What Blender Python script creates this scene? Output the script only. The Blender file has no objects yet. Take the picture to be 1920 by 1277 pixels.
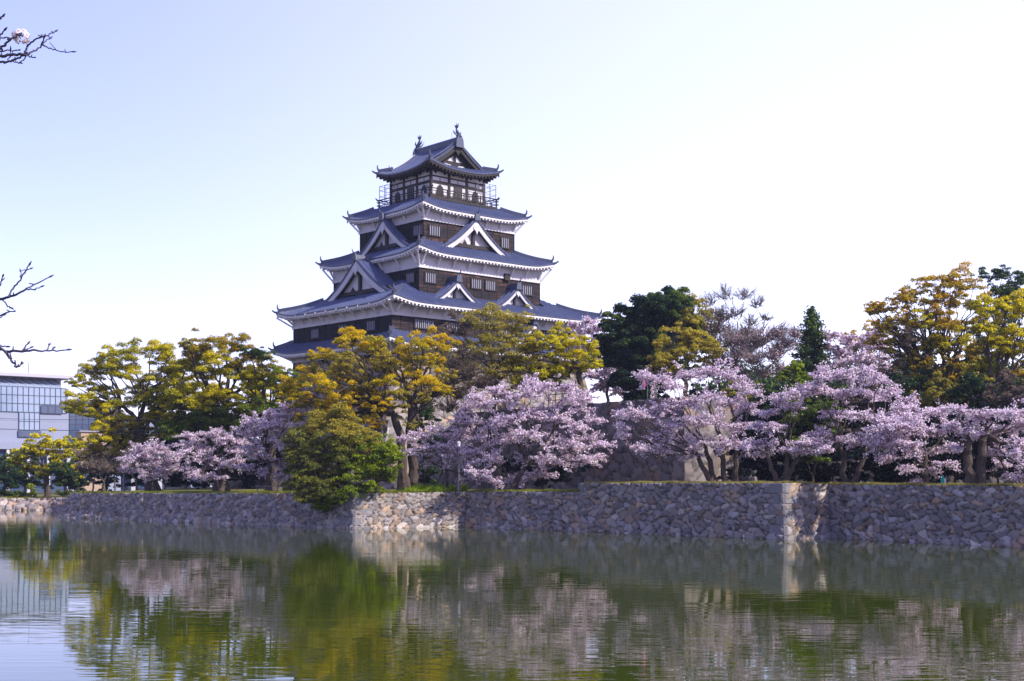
import bpy, math, random
import numpy as np
from mathutils import Vector
R = math.radians
S = bpy.context.scene
COL = S.collection
F = 2460.0          # focal length in pixels of the 1920 px wide photograph
EYE = 3.5
HOR = 893.0

# ------------------------------------------------------------------ camera, sky, sun, exposure
cam = bpy.data.cameras.new('camera'); camo = bpy.data.objects.new('camera', cam); COL.objects.link(camo)
camo.location = (0, 0, EYE); camo.rotation_euler = (R(90), 0, 0)
cam.sensor_width = 36; cam.lens = 36 * F / 1920; cam.shift_y = (HOR - 638.5) / 1920
cam.clip_start = 0.1; cam.clip_end = 8000
S.camera = camo
S.view_settings.view_transform = 'Standard'; S.view_settings.look = 'None'
S.view_settings.exposure = 0.6; S.view_settings.gamma = 1.0
SUN_EL, SUN_AZ = 40, -24       # degrees above the horizon; 0 = due right (+X), negative = behind the camera
sd = Vector((math.cos(R(SUN_EL)) * math.cos(R(SUN_AZ)), math.cos(R(SUN_EL)) * math.sin(R(SUN_AZ)), math.sin(R(SUN_EL))))
sun = bpy.data.lights.new('sun', 'SUN'); sun.energy = 5.0; sun.angle = R(0.5); sun.color = (1.0, 0.93, 0.84)
suno = bpy.data.objects.new('sun', sun); COL.objects.link(suno)
suno.rotation_euler = (-sd).to_track_quat('-Z', 'Y').to_euler(); suno.location = (60, -20, 60)
W = bpy.data.worlds.new('World'); S.world = W; W.use_nodes = True
nt = W.node_tree; nt.nodes.clear()
out = nt.nodes.new('ShaderNodeOutputWorld'); bg = nt.nodes.new('ShaderNodeBackground')
sky = nt.nodes.new('ShaderNodeTexSky'); sky.sky_type = 'NISHITA'; sky.sun_disc = False
sky.sun_elevation = R(SUN_EL); sky.sun_rotation = R(90 - SUN_AZ)
sky.air_density = 1.0; sky.dust_density = 0.4; sky.ozone_density = 2.0; sky.altitude = 0
# bright spring haze: whiter towards the right of the view and towards the horizon, lavender blue to the upper left
geo = nt.nodes.new('ShaderNodeTexCoord')
sep = nt.nodes.new('ShaderNodeSeparateXYZ'); nt.links.new(geo.outputs['Generated'], sep.inputs[0])
def ramp(src, a, b, smooth=True):
    m = nt.nodes.new('ShaderNodeMapRange'); m.inputs[1].default_value = a; m.inputs[2].default_value = b
    if smooth: m.interpolation_type = 'SMOOTHSTEP'
    nt.links.new(src, m.inputs[0]); return m.outputs[0]
def addcol(base, fac, c):
    m = nt.nodes.new('ShaderNodeMixRGB'); m.blend_type = 'ADD'; m.inputs[2].default_value = (*c, 1)
    nt.links.new(base, m.inputs[1]); nt.links.new(fac, m.inputs[0]); return m.outputs[0]
dot = nt.nodes.new('ShaderNodeVectorMath'); dot.operation = 'DOT_PRODUCT'
dot.inputs[1].default_value = Vector((0.66, 0.72, 0.2)).normalized(); nt.links.new(geo.outputs['Generated'], dot.inputs[0])
tint = nt.nodes.new('ShaderNodeMixRGB'); tint.blend_type = 'MULTIPLY'; tint.inputs[0].default_value = 1
tint.inputs[2].default_value = (1.10, 0.91, 1.15, 1); nt.links.new(sky.outputs[0], tint.inputs[1])
c = addcol(tint.outputs[0], ramp(dot.outputs['Value'], .42, .97), (2.7, 2.55, 2.0))
c = addcol(c, ramp(sep.outputs['Y'], .0, .8), (1.15, 1.1, 2.5))
c = addcol(c, ramp(sep.outputs['Z'], .30, .0), (.35, .3, .9))
c = addcol(c, ramp(sep.outputs['Y'], .3, -.7), (1.2, 1.05, 2.3))
nt.links.new(c, bg.inputs[0]); bg.inputs[1].default_value = 0.12
nt.links.new(bg.outputs[0], out.inputs[0])

# ------------------------------------------------------------------ helpers
def at(px, py, Y):
    return np.array([(px - 960) / F * Y, Y, EYE + (HOR - py) * Y / F])

def tag(o, label=None, cat=None, group=None, kind=None):
    if label: o['label'] = label
    if cat: o['category'] = cat
    if group: o['group'] = group
    if kind: o['kind'] = kind
    return o

def empty(name, loc, rz=0.0):
    o = bpy.data.objects.new(name, None); COL.objects.link(o)
    o.location = loc; o.rotation_euler = (0, 0, rz); o.empty_display_size = 0.2
    return o

def link(name, me, mat, parent=None, smooth=False):
    o = bpy.data.objects.new(name, me); COL.objects.link(o)
    if mat: me.materials.append(mat)
    if parent: o.parent = parent
    if smooth: me.polygons.foreach_set('use_smooth', [True] * len(me.polygons))
    return o

def npmesh(name, V, Q, mat, parent=None, col=None, smooth=False):
    """V (n,3), Q (m,k) equal sided faces, col (n,3) vertex colours"""
    me = bpy.data.meshes.new(name)
    V = np.ascontiguousarray(V, np.float32); Q = np.ascontiguousarray(Q, np.int32)
    k = Q.shape[1]
    me.vertices.add(len(V)); me.vertices.foreach_set('co', V.ravel())
    me.loops.add(Q.size); me.loops.foreach_set('vertex_index', Q.ravel())
    me.polygons.add(len(Q))
    me.polygons.foreach_set('loop_start', np.arange(0, Q.size, k, dtype=np.int32))
    if smooth: me.polygons.foreach_set('use_smooth', np.ones(len(Q), bool))
    if col is not None:
        ca = me.color_attributes.new('Col', 'FLOAT_COLOR', 'POINT')
        c = np.ones((len(V), 4), np.float32); c[:, :3] = col
        ca.data.foreach_set('color', c.ravel())
    me.update(calc_edges=True); me.validate()
    return link(name, me, mat, parent)

class MB:
    """collects shapes and links them as ONE mesh"""
    def __init__(s): s.v = []; s.f = []
    def add(s, vs, fs):
        n = len(s.v); s.v += [tuple(map(float, p)) for p in vs]; s.f += [tuple(i + n for i in f) for f in fs]
    def box(s, x0, x1, y0, y1, z0, z1):
        s.add([(x0,y0,z0),(x1,y0,z0),(x1,y1,z0),(x0,y1,z0),(x0,y0,z1),(x1,y0,z1),(x1,y1,z1),(x0,y1,z1)],
              [(3,2,1,0),(4,5,6,7),(0,1,5,4),(1,2,6,5),(2,3,7,6),(3,0,4,7)])
    def bar(s, a, b, w, h, up=(0,0,1)):
        a = Vector(a); b = Vector(b); d = (b - a).normalized(); u = Vector(up)
        if abs(d.dot(u)) > .98: u = Vector((1,0,0))
        x = d.cross(u).normalized(); y = x.cross(d).normalized()
        o = [x*sx*w/2 + y*sy*h/2 for sx, sy in ((-1,-1),(1,-1),(1,1),(-1,1))]
        s.add([a+k for k in o] + [b+k for k in o], [(3,2,1,0),(4,5,6,7),(0,1,5,4),(1,2,6,5),(2,3,7,6),(3,0,4,7)])
    def tube(s, pts, rad, n=6, cap=True):
        pts = [Vector(p) for p in pts]
        if not hasattr(rad, '__len__'): rad = [rad] * len(pts)
        base = len(s.v); up = Vector((0.13, 0.31, 1)).normalized()
        for i, p in enumerate(pts):
            d = (pts[min(i+1, len(pts)-1)] - pts[max(i-1, 0)])
            d = d.normalized() if d.length > 1e-9 else Vector((0,0,1))
            x = d.cross(up)
            x = x.normalized() if x.length > .05 else d.cross(Vector((1,0,0))).normalized()
            y = d.cross(x)
            for k in range(n):
                a = 2*math.pi*k/n; q = p + (x*math.cos(a) + y*math.sin(a))*rad[i]; s.v.append((q.x, q.y, q.z))
        for i in range(len(pts)-1):
            for k in range(n):
                a = base + i*n + k; b = base + i*n + (k+1) % n
                s.f.append((a, b, b+n, a+n))
        if cap:
            s.f.append(tuple(base + k for k in range(n))[::-1]); s.f.append(tuple(base + (len(pts)-1)*n + k for k in range(n)))
    def prism(s, poly, fn, d0, d1):
        """poly: 2D outline, fn(p, q, d) -> 3D; extruded from d0 to d1"""
        n = len(poly); s.add([fn(p, q, d0) for p, q in poly] + [fn(p, q, d1) for p, q in poly],
              [tuple(range(n)), tuple(range(2*n-1, n-1, -1))] + [(i, n+i, n+(i+1) % n, (i+1) % n) for i in range(n)])
    def build(s, name, mat, parent=None, smooth=False):
        me = bpy.data.meshes.new(name); me.from_pydata(s.v, [], s.f); me.validate(); me.update()
        return link(name, me, mat, parent, smooth)

# ------------------------------------------------------------------ materials
def mat(name, col, rough=.8, spec=.3, noise=None, bump=None, var=None, metal=0.0, attr=False, coord='Object'):
    """noise=(scale, amount, second colour); bump=(scale, strength, distance)"""
    m = bpy.data.materials.new(name); m.use_nodes = True; n = m.node_tree.nodes; l = m.node_tree.links
    p = n['Principled BSDF']; p.inputs['Roughness'].default_value = rough; p.inputs['Metallic'].default_value = metal
    p.inputs['Specular IOR Level'].default_value = spec
    tc = n.new('ShaderNodeTexCoord')
    if attr:
        a = n.new('ShaderNodeVertexColor'); a.layer_name = 'Col'; src = a.outputs['Color']
    else:
        rgb = n.new('ShaderNodeRGB'); rgb.outputs[0].default_value = (*col, 1); src = rgb.outputs[0]
    if noise:
        sc, am, c2 = noise
        t = n.new('ShaderNodeTexNoise'); t.inputs['Scale'].default_value = sc; t.inputs['Detail'].default_value = 6
        t.inputs['Roughness'].default_value = .65
        l.new(tc.outputs[coord], t.inputs['Vector'])
        r = n.new('ShaderNodeMapRange'); r.inputs[1].default_value = .38; r.inputs[2].default_value = .68
        r.inputs[4].default_value = am; l.new(t.outputs[0], r.inputs[0])
        mx = n.new('ShaderNodeMixRGB'); l.new(r.outputs[0], mx.inputs[0]); l.new(src, mx.inputs[1]); mx.inputs[2].default_value = (*c2, 1)
        src = mx.outputs[0]
    l.new(src, p.inputs['Base Color'])
    if bump:
        sc, st, di = bump
        t = n.new('ShaderNodeTexNoise'); t.inputs['Scale'].default_value = sc; t.inputs['Detail'].default_value = 5
        l.new(tc.outputs[coord], t.inputs['Vector'])
        b = n.new('ShaderNodeBump'); b.inputs['Strength'].default_value = st; b.inputs['Distance'].default_value = di
        l.new(t.outputs[0], b.inputs['Height']); l.new(b.outputs[0], p.inputs['Normal'])
    return m

def leafmat(name, trans=.3, rough=.55):
    m = bpy.data.materials.new(name); m.use_nodes = True; n = m.node_tree.nodes; l = m.node_tree.links
    p = n['Principled BSDF']; p.inputs['Roughness'].default_value = rough; p.inputs['Specular IOR Level'].default_value = .12
    a = n.new('ShaderNodeVertexColor'); a.layer_name = 'Col'
    tr = n.new('ShaderNodeBsdfTranslucent'); mx = n.new('ShaderNodeMixShader'); mx.inputs[0].default_value = trans
    l.new(a.outputs[0], p.inputs['Base Color']); l.new(a.outputs[0], tr.inputs[0])
    l.new(p.outputs[0], mx.inputs[1]); l.new(tr.outputs[0], mx.inputs[2]); l.new(mx.outputs[0], n['Material Output'].inputs[0])
    return m

M = {}
M['leaf'] = leafmat('leaf', .5); M['petal'] = leafmat('petal', .42, .8)
M['bark'] = mat('bark', (.055,.042,.036), .95, .1, (3.0, .7, (.11,.085,.07)), (9, .6, .05))
M['bark_pale'] = mat('bark_pale', (.12,.10,.09), .95, .1, (3.0, .7, (.2,.17,.15)), (9, .6, .05))
M['stone'] = mat('stone', None, .9, .2, (2.6, .45, (.15,.14,.15)), (14, .55, .05), attr=True)
M['tile'] = mat('tile', (.045,.058,.13), .42, .5, (1.3, .6, (.09,.10,.165)), (20, .25, .02))
M['ridge_tile'] = mat('ridge_tile', (.042,.05,.09), .5, .45, (2.5, .5, (.09,.095,.14)), (12, .4, .03))
M['plaster'] = mat('plaster', (.52,.505,.54), .9, .15, (.9, .6, (.36,.34,.375)))
M['white_wood'] = mat('white_wood', (.66,.63,.65), .85, .15, (2.2, .4, (.42,.40,.42)))
M['dark_wood'] = mat('dark_wood', (.022,.018,.019), .75, .25, (4, .5, (.05,.036,.03)), (12, .4, .02))
M['bar'] = mat('bar', (.22,.22,.27), .8, .2)
M['black'] = mat('black', (.008,.008,.01), .6, .3)
M['grey_metal'] = mat('grey_metal', (.10,.10,.12), .45, .5, (8, .3, (.16,.15,.15)))
M['ground'] = mat('ground', (.10,.085,.05), .95, .1, (.35, .9, (.12,.13,.035)), (6, .6, .05))
M['lawn'] = mat('lawn', (.12,.13,.03), .95, .1, (.5, .9, (.16,.13,.06)), (8, .8, .06))

def boards():
    """weathered lap boards: horizontal boards, vertical battens by geometry, reddish where the stain has worn"""
    m = bpy.data.materials.new('board'); m.use_nodes = True; n = m.node_tree.nodes; l = m.node_tree.links
    p = n['Principled BSDF']; p.inputs['Roughness'].default_value = .8; p.inputs['Specular IOR Level'].default_value = .2
    tc = n.new('ShaderNodeTexCoord')
    mp = n.new('ShaderNodeMapping'); mp.inputs['Scale'].default_value = (.35, .35, 3.6); l.new(tc.outputs['Object'], mp.inputs[0])
    t = n.new('ShaderNodeTexNoise'); t.inputs['Scale'].default_value = 1.4; t.inputs['Detail'].default_value = 7; t.inputs['Roughness'].default_value = .7
    l.new(mp.outputs[0], t.inputs[0])
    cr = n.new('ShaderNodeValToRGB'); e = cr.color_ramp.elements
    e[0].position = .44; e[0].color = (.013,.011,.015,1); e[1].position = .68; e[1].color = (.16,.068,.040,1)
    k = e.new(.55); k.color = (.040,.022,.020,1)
    # reddest on the keep's -y face, shifted darker on the other faces
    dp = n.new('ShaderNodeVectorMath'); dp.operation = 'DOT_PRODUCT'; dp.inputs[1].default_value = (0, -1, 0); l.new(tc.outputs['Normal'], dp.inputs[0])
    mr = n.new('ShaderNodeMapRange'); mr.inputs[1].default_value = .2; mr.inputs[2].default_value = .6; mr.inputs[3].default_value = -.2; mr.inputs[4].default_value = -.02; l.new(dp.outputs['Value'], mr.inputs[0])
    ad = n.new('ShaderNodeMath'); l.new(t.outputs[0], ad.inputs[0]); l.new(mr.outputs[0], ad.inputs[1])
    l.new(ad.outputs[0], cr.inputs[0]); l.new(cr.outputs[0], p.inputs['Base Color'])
    return m
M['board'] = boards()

def water_mat():
    m = bpy.data.materials.new('water'); m.use_nodes = True; n = m.node_tree.nodes; l = m.node_tree.links
    p = n['Principled BSDF']; p.inputs['Base Color'].default_value = (.032,.046,.003,1)
    p.inputs['Roughness'].default_value = .02; p.inputs['IOR'].default_value = 1.36; p.inputs['Specular IOR Level'].default_value = .5
    tc = n.new('ShaderNodeTexCoord')
    def layer(scale, sx, sy, rot, det):
        mp = n.new('ShaderNodeMapping'); mp.inputs['Scale'].default_value = (sx, sy, 1); mp.inputs['Rotation'].default_value = (0,0,R(rot))
        l.new(tc.outputs['Object'], mp.inputs[0])
        t = n.new('ShaderNodeTexNoise'); t.inputs['Scale'].default_value = scale; t.inputs['Detail'].default_value = det
        t.inputs['Roughness'].default_value = .5; t.inputs['Distortion'].default_value = .4
        l.new(mp.outputs[0], t.inputs[0]); return t.outputs[0]
    a = layer(1.0, .35, 1.5, 4, 2); b = layer(1.0, .09, .28, -6, 1); c = layer(1.0, .9, 3.6, 9, 1)
    # calm and ruffled patches
    q = layer(1.0, .02, .06, 0, 2)
    qm = n.new('ShaderNodeMapRange'); qm.inputs[1].default_value = .35; qm.inputs[2].default_value = .65; qm.inputs[3].default_value = .35; qm.inputs[4].default_value = 1.0
    l.new(q, qm.inputs[0])
    def mul(x, k):
        mm = n.new('ShaderNodeMath'); mm.operation = 'MULTIPLY'; l.new(x, mm.inputs[0])
        if isinstance(k, float): mm.inputs[1].default_value = k
        else: l.new(k, mm.inputs[1])
        return mm.outputs[0]
    def addn(x, y):
        mm = n.new('ShaderNodeMath'); l.new(x, mm.inputs[0]); l.new(y, mm.inputs[1]); return mm.outputs[0]
    h = addn(mul(mul(a, .0042), qm.outputs[0]), addn(mul(b, .008), mul(mul(c, .003), qm.outputs[0])))
    bp = n.new('ShaderNodeBump'); bp.inputs['Strength'].default_value = 1.0; bp.inputs['Distance'].default_value = 1.0
    l.new(h, bp.inputs['Height']); l.new(bp.outputs[0], p.inputs['Normal'])
    return m
M['water'] = water_mat()

# ------------------------------------------------------------------ setting: water, ground, terraces
def sheet(name, pts, z, m, label=None):
    me = bpy.data.meshes.new(name)
    P = [(x, y, z) for x, y in pts] if z is not None else pts
    me.from_pydata(P, [], [tuple(range(len(P)))]); o = link(name, me, m); o['kind'] = 'structure'; return o
sheet('water', [(-500,-60),(500,-60),(500,300),(-500,300)], 0.0, M['water'])
g = MB(); g.box(-1600, 1600, 136.2, 2400, -3, 1.15); g.build('ground', M['ground'])['kind'] = 'structure'
g = MB(); g.box(-300, 300, -80, 7.5, -3, 1.55); g.build('near_bank', M['lawn'])['kind'] = 'structure'

# ------------------------------------------------------------------ stone walls with real stones
def stone_face(name, A0, A1, B0, B1, sw, sh, depth, seed, res, label, cat='stone wall', prof=1.0, tint=(1,1,1), cap=0.7, warm=.35, foot=False):
    """A0-A1 bottom edge, B0-B1 top edge; stones bulge along the outward normal"""
    A0, A1, B0, B1 = [np.array(p, float) for p in (A0, A1, B0, B1)]
    L = np.linalg.norm(A1 - A0); H = np.linalg.norm((B0 + B1)/2 - (A0 + A1)/2)
    nx, ny = max(2, int(L/res)), max(2, int(H/res))
    rg = np.random.default_rng(seed)
    U, Vv = np.meshgrid(np.linspace(0, 1, nx+1), np.linspace(0, 1, ny+1))
    h = 1 - (1 - Vv)**prof
    zb = A0[2] + (A1[2]-A0[2])*U; zt = B0[2] + (B1[2]-B0[2])*U
    bot = A0 + (A1-A0)*U[..., None]; top = B0 + (B1-B0)*U[..., None]
    P = bot + (top-bot)*h[..., None]; P[..., 2] = zb + (zt-zb)*Vv
    d = (A1-A0)/L; nrm = np.array([d[1], -d[0], 0]); sl = np.linalg.norm(((B0+B1)/2-(A0+A1)/2)[:2])/max(H, .1)
    nrm = nrm*math.cos(math.atan(sl)) + np.array([0,0,math.sin(math.atan(sl))])
    # warped jittered cells, larger towards the foot
    x = U*L/sw; y = (Vv*H/sh); y = y*(0.8 + 0.2*Vv)
    x = x + .25*np.sin(y*1.7 + seed) + .12*np.sin(x*.9 + y*2.3); y = y + .22*np.sin(x*1.3 + seed*2.1) + .1*np.sin(x*3.1)
    NX, NY = int(x.max()) + 5, int(y.max()) + 5
    jx = rg.uniform(-.42, .42, (NY, NX)); jy = rg.uniform(-.36, .36, (NY, NX))
    ax = rg.uniform(-.6, .6, (NY, NX)); ay = rg.uniform(-.55, .55, (NY, NX)); has = rg.random((NY, NX)) < .55; wt = rg.uniform(-.13, .17, (NY, NX)); sk = rg.uniform(-2, 2, (NY, NX))
    f1 = np.full(x.shape, 9.); f2 = np.full(x.shape, 9.); ci = np.zeros(x.shape, int); cj = np.zeros(x.shape, int)
    ix = np.floor(x).astype(int); iy = np.floor(y).astype(int)
    for dj in (-1, 0, 1, 2):
        for di in (-1, 0, 1, 2):
            I = np.clip(ix + di + 1, 0, NX-1); J = np.clip(iy + dj + 1, 0, NY-1)
            cx = ix + di + jx[J, I] + .5*((iy + dj) % 2); cy = iy + dj + jy[J, I]
            for sub in (0, 1):            # some cells hold a second, smaller filler stone
                if sub: cx = cx + ax[J, I]; cy = cy + ay[J, I]
                D = (np.abs(x-cx + .18*sk[J, I]*(y-cy))**2.7 + np.abs(y-cy)**2.7)**(1/2.7) - wt[J, I]
                if sub: D = np.where(has[J, I], D + .12, 9.)
                c = D < f1; I2 = (I + 7*sub) % NX
                f2 = np.where(c, f1, np.minimum(f2, D)); ci = np.where(c, I2, ci); cj = np.where(c, J, cj); f1 = np.where(c, D, f1)
    e = np.clip((f2-f1)/.11, 0, 1); e = e*e*(3-2*e)
    tx = rg.uniform(-.8, .8, (NY, NX)); ty = rg.uniform(-.6, 1.0, (NY, NX)); lv = rg.uniform(-.35, .35, (NY, NX))
    hgt = depth*(e*(1 + lv[cj, ci] + (.35*(cj <= 2) if foot else 0)) + e*.45*(tx[cj, ci]*np.clip(x - ci + 1, -1, 1) * .5 + ty[cj, ci]*np.clip(y - cj + 1, -1, 1)*.5) - .6)
    hgt = hgt + depth*.16*np.sin(x*9 + y*5)*np.sin(y*11 - x*3)*e
    fade = np.clip(np.minimum(U, 1-U)*L/(res*2.0), 0, 1)
    P = P + nrm*(hgt*fade)[..., None]
    # stone colours: grey, blue grey, brown, pale
    pal = np.array([(.215,.20,.20),(.235,.23,.255),(.165,.158,.17),(.26,.20,.155),(.30,.285,.28),(.20,.172,.152)])
    wts = np.array([.27,.22,.2,warm*.35,.12,warm*.25]); wts /= wts.sum()
    k = rg.choice(len(pal), (NY, NX), p=wts); br = rg.uniform(.66, 1.45, (NY, NX, 1))*np.array([1.09, 1.0, .90])
    cc = (pal[k]*br)[cj, ci]*np.array(tint)
    cc = cc*np.where(cj <= 2, 1.28, 1.0)[..., None] if foot else cc      # water bleached stones of the lowest course
    joint = np.array((.042,.038,.036))
    cc = cc*e[..., None] + joint*(1-e[..., None])
    V = P.reshape(-1, 3); C = cc.reshape(-1, 3)
    idx = np.arange((nx+1)*(ny+1)).reshape(ny+1, nx+1)
    Q = np.stack([idx[:-1,:-1], idx[:-1,1:], idx[1:,1:], idx[1:,:-1]], -1).reshape(-1, 4)
    if cap:                               # the flat top of the wall, and a back so the wall is a body
        t0 = V[idx[-1]]; inn = -np.array([d[1], -d[0], 0])
        b1 = t0 + inn*cap; b2 = b1.copy(); b2[:, 2] = -1.0
        n0 = len(V); V = np.concatenate([V, b1, b2]); C = np.concatenate([C, C[idx[-1]], C[idx[-1]]])
        r0 = idx[-1]; r1 = n0 + np.arange(nx+1); r2 = r1 + nx + 1
        Q = np.concatenate([Q, np.stack([r0[:-1], r0[1:], r1[1:], r1[:-1]], -1), np.stack([r1[:-1], r1[1:], r2[1:], r2[:-1]], -1)])
    o = npmesh(name, V, Q, M['stone'], None, C)
    return tag(o, label, cat)

def mitre(pts, ins):
    """offset an open plan polyline to its inner (left-of-travel) side"""
    P = [np.array(p, float) for p in pts]; o = []
    for i, p in enumerate(P):
        ns = []
        for a, b in ((i-1, i), (i, i+1)):
            if 0 <= a and b < len(P):
                d = P[b]-P[a]; d /= np.linalg.norm(d); ns.append(np.array([-d[1], d[0]]))
        m = sum(ns)/len(ns); m = m/np.linalg.norm(m); o.append(p + m*ins/max(.3, m.dot(ns[0])))
    return o

def wpt(px, py):
    Y = F*EYE/(py-HOR); return ((px-960)/F*Y, Y)
plan = [(-33.5, 152), wpt(105, 970), wpt(662, 992), wpt(872, 988), wpt(1085, 996.5), wpt(1474, 1012), wpt(1556, 1008), wpt(1920, 1027), (36, 48)]
tops = mitre(plan, .55)
tops[1] = tops[1] + np.array([.5, .1])
ztop = [2.0, 2.05, 2.35, 2.42, 2.5, 3.1, 3.02, 3.0, 3.0]
lab = [None,
 'shaded grey stone moat wall at the left end of the island, darkest and longest stretch',
 'short sunlit face of the moat wall left of centre, pale stones at the water',
 'low shaded moat wall stretch under the biggest cherry tree, ending at a step',
 'tall blue grey moat wall stretch between the step and the quoin corner',
 'narrow sunlit return of the moat wall beside the quoin corner',
 'shaded rough stone moat wall at the right edge of the photo']
lab = ['hidden end return of the island moat wall facing the far bank'] + lab[1:] + ['moat wall continuing out of the frame at the right']
for i in range(len(plan)-1):
    a, b = plan[i], plan[i+1]
    za, zb_ = ztop[i], ztop[i+1]
    if i == 4: za = 3.06
    if i == 3: zb_ = 2.5
    if i == 0: continue
    stone_face('stone_wall', (*a, -.35), (*b, -.35), (*tops[i], za), (*tops[i+1], zb_), (.64, .54, .5, .56, .63, .55, .6, .8)[i], (.40,.34,.33,.35,.38,.39,.36,.5)[i],
               .17, 11+i, .085 if i in (1, 7) else .062, lab[i], warm=(.3, .3, .9, .5, .35, .7, .35, .3)[i], foot=True)
# end return towards the back
stone_face('stone_wall', (*plan[0], -.35), (*plan[1], -.35), (*tops[0], 2.0), (*tops[1], 2.05), .7, .45, .15, 31, .15, 'stone return of the island wall turning back along the far channel', warm=.3)
def quoins(i, z1, n, seed, parent):
    rg = random.Random(seed); p = np.array(plan[i]); t = np.array(tops[i]); dp = np.array(plan[i-1])-p; dp /= np.linalg.norm(dp); dn = np.array(plan[i+1])-p; dn /= np.linalg.norm(dn)
    op = np.array([-dp[1], dp[0]]); on = np.array([dn[1], -dn[0]]); z = -.35
    if op.dot(dn) > 0: op = -op
    if on.dot(dp) > 0: on = -on
    for k in range(n):
        h = (z1+.35)/n*rg.uniform(.9, 1.1) if k < n-1 else z1+.02-z
        la, lb = (rg.uniform(1.0, 1.35), rg.uniform(.5, .7)) if k % 2 else (rg.uniform(.5, .7), rg.uniform(.95, 1.3)); pr = rg.uniform(.05, .09); ring = []
        b = MB(); V = []
        for zz_ in (z+.012, z+.05, z+h-.05, z+h-.012):
            f = (zz_+.35)/(z1+.35); c = p + (t-p)*f; q = pr if z+.03 < zz_ < z+h-.03 else pr-.05
            for v in (c + dp*la + op*q, c + dp*.06 + op*q, c + dn*.06 + on*q, c + dn*lb + on*q, c + dp*.5*min(la, .6) + dn*.5*min(lb, .6)): V.append((v[0], v[1], zz_))
        fs = [(0,1,2,3,4)[::-1], (15,16,17,18,19)]
        for r in range(3):
            for c_ in range(5): fs.append((r*5+c_, r*5+(c_+1) % 5, r*5+5+(c_+1) % 5, r*5+5+c_))
        b.add(V, fs); b.build('corner_stone', M['stone_plain'], parent); z += h
M['stone_plain'] = mat('stone_plain', (.17,.16,.165), .9, .2, (1.6,.7,(.16,.15,.16)), (9,.6,.06))
WALLS = [o for o in COL.objects if o.name.startswith('stone_wall')]
quoins(5, 3.1, 6, 3, WALLS[4]); quoins(2, 2.35, 5, 5, WALLS[1])
# riser of the step at the end of the low stretch
st = MB()
p = tops[4]; st.box(p[0]-.25, p[0]+.35, p[1]+.05, p[1]+3.4, 2.0, 3.05)
tag(st.build('stone_block', M['stone_plain'] if 'stone_plain' in M else mat('stone_plain', (.2,.19,.2), .9, .2, (2.5,.6,(.12,.11,.12)), (12,.6,.05))), 'squared grey end stone of the step in the moat wall top', 'stone block')
# terrace ground behind the wall tops, two levels
def terrace(name, front, zs, back, m):
    V = []; Fc = []
    for (x, y), z in zip(front, zs): V.append((x, y, z-.02))
    for (x, y), z in zip(back, zs): V.append((x, y, z+.25))
    n = len(front)
    for i in range(n-1): Fc.append((i, i+1, n+i+1, n+i))
    me = bpy.data.meshes.new(name); me.from_pydata(V, [], Fc); o = link(name, me, m); o['kind'] = 'structure'; return o
inn = [t + np.array([.1, .55]) for t in tops]
terrace('terrace', [tuple(inn[k]) for k in (1, 2, 3, 4)], [2.05, 2.35, 2.42, 2.5], [(-34, 152), (-14, 150), (0, 150), (8, 150)], M['lawn'])
terrace('terrace_upper', [tuple(inn[k]) for k in (4, 5, 6, 7, 8)], [3.06, 3.1, 3.02, 3.0, 3.0], [(8, 150), (30, 150), (40, 150), (60, 150), (120, 150)], M['lawn'])

# far bank revetment on the left
for (xa, xb, sd_, lb) in ((-75, -30, 51, 'low sunlit pale stone revetment of the far bank at the left edge'),):
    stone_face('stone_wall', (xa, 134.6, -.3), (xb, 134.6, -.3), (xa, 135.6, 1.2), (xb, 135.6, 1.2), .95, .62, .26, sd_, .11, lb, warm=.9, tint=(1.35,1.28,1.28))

# inner curtain wall of the upper ward
ip = [(-6.0, 113.5), (11.6, 88.0), (17.6, 93.6), (27, 89), (62, 74)]
it = mitre(ip, 1.3)
il = ['tall shaded inner stone wall behind the biggest cherry tree', 'sunlit corner face of the inner stone wall behind the leaning cherry trunks',
      'inner stone wall in deep shade behind the hedge', 'inner stone wall behind the trees at the right edge']
for i in range(4):
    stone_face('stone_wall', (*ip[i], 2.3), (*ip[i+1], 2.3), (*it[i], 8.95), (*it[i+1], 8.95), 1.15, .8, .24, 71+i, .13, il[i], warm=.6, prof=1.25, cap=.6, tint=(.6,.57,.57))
inn2 = mitre(ip, 1.75)
terrace('ward_ground', [tuple(q) for q in inn2], [8.97]*5, [(-6, 160), (20, 165), (40, 165), (60, 165), (130, 165)], M['ground'])

# ------------------------------------------------------------------ the keep
CX, CY, ZB = -7.45, 132.2, 14.6
TH = R(42)
keep = empty('castle_keep', (CX, CY, ZB), TH)
tag(keep, 'five tiered dark timber castle keep with white plaster bands and curved tiled roofs', 'castle')
def off(cx):     # shift of a storey's centre, in the keep's own axes
    d = cx - CX; return d*math.cos(TH), -d*math.sin(TH)

# stone base of the keep
sb_top = [(-12.2, -8.1), (12.2, -8.1), (12.2, 8.1), (-12.2, 8.1)]
def kw(x, y, z): # keep axes -> world
    return (CX + x*math.cos(TH) - y*math.sin(TH), CY + x*math.sin(TH) + y*math.cos(TH), z)
fl = 5.6
ox, oy = off(-7.12)
cs_b = [kw(ox + x + math.copysign(fl, x), oy + y + math.copysign(fl, y), 2.2) for x, y in sb_top]
cs_t = [kw(ox + x, oy + y, ZB) for x, y in sb_top]
base = empty('castle_rampart', (CX, CY, 2.2)); tag(base, 'massive flared grey stone foundation carrying the castle keep', 'rampart')
for k in range(4):
    k2 = (k+1) % 4
    o = stone_face('stone_face', cs_b[k], cs_b[k2], cs_t[k], cs_t[k2], 1.3, .9, .26, 91+k, .15 if k in (0, 3) else .5, None, None, prof=1.7, cap=0, warm=.8)
    o.parent = base; o.location = (-CX, -CY, -2.2)
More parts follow.
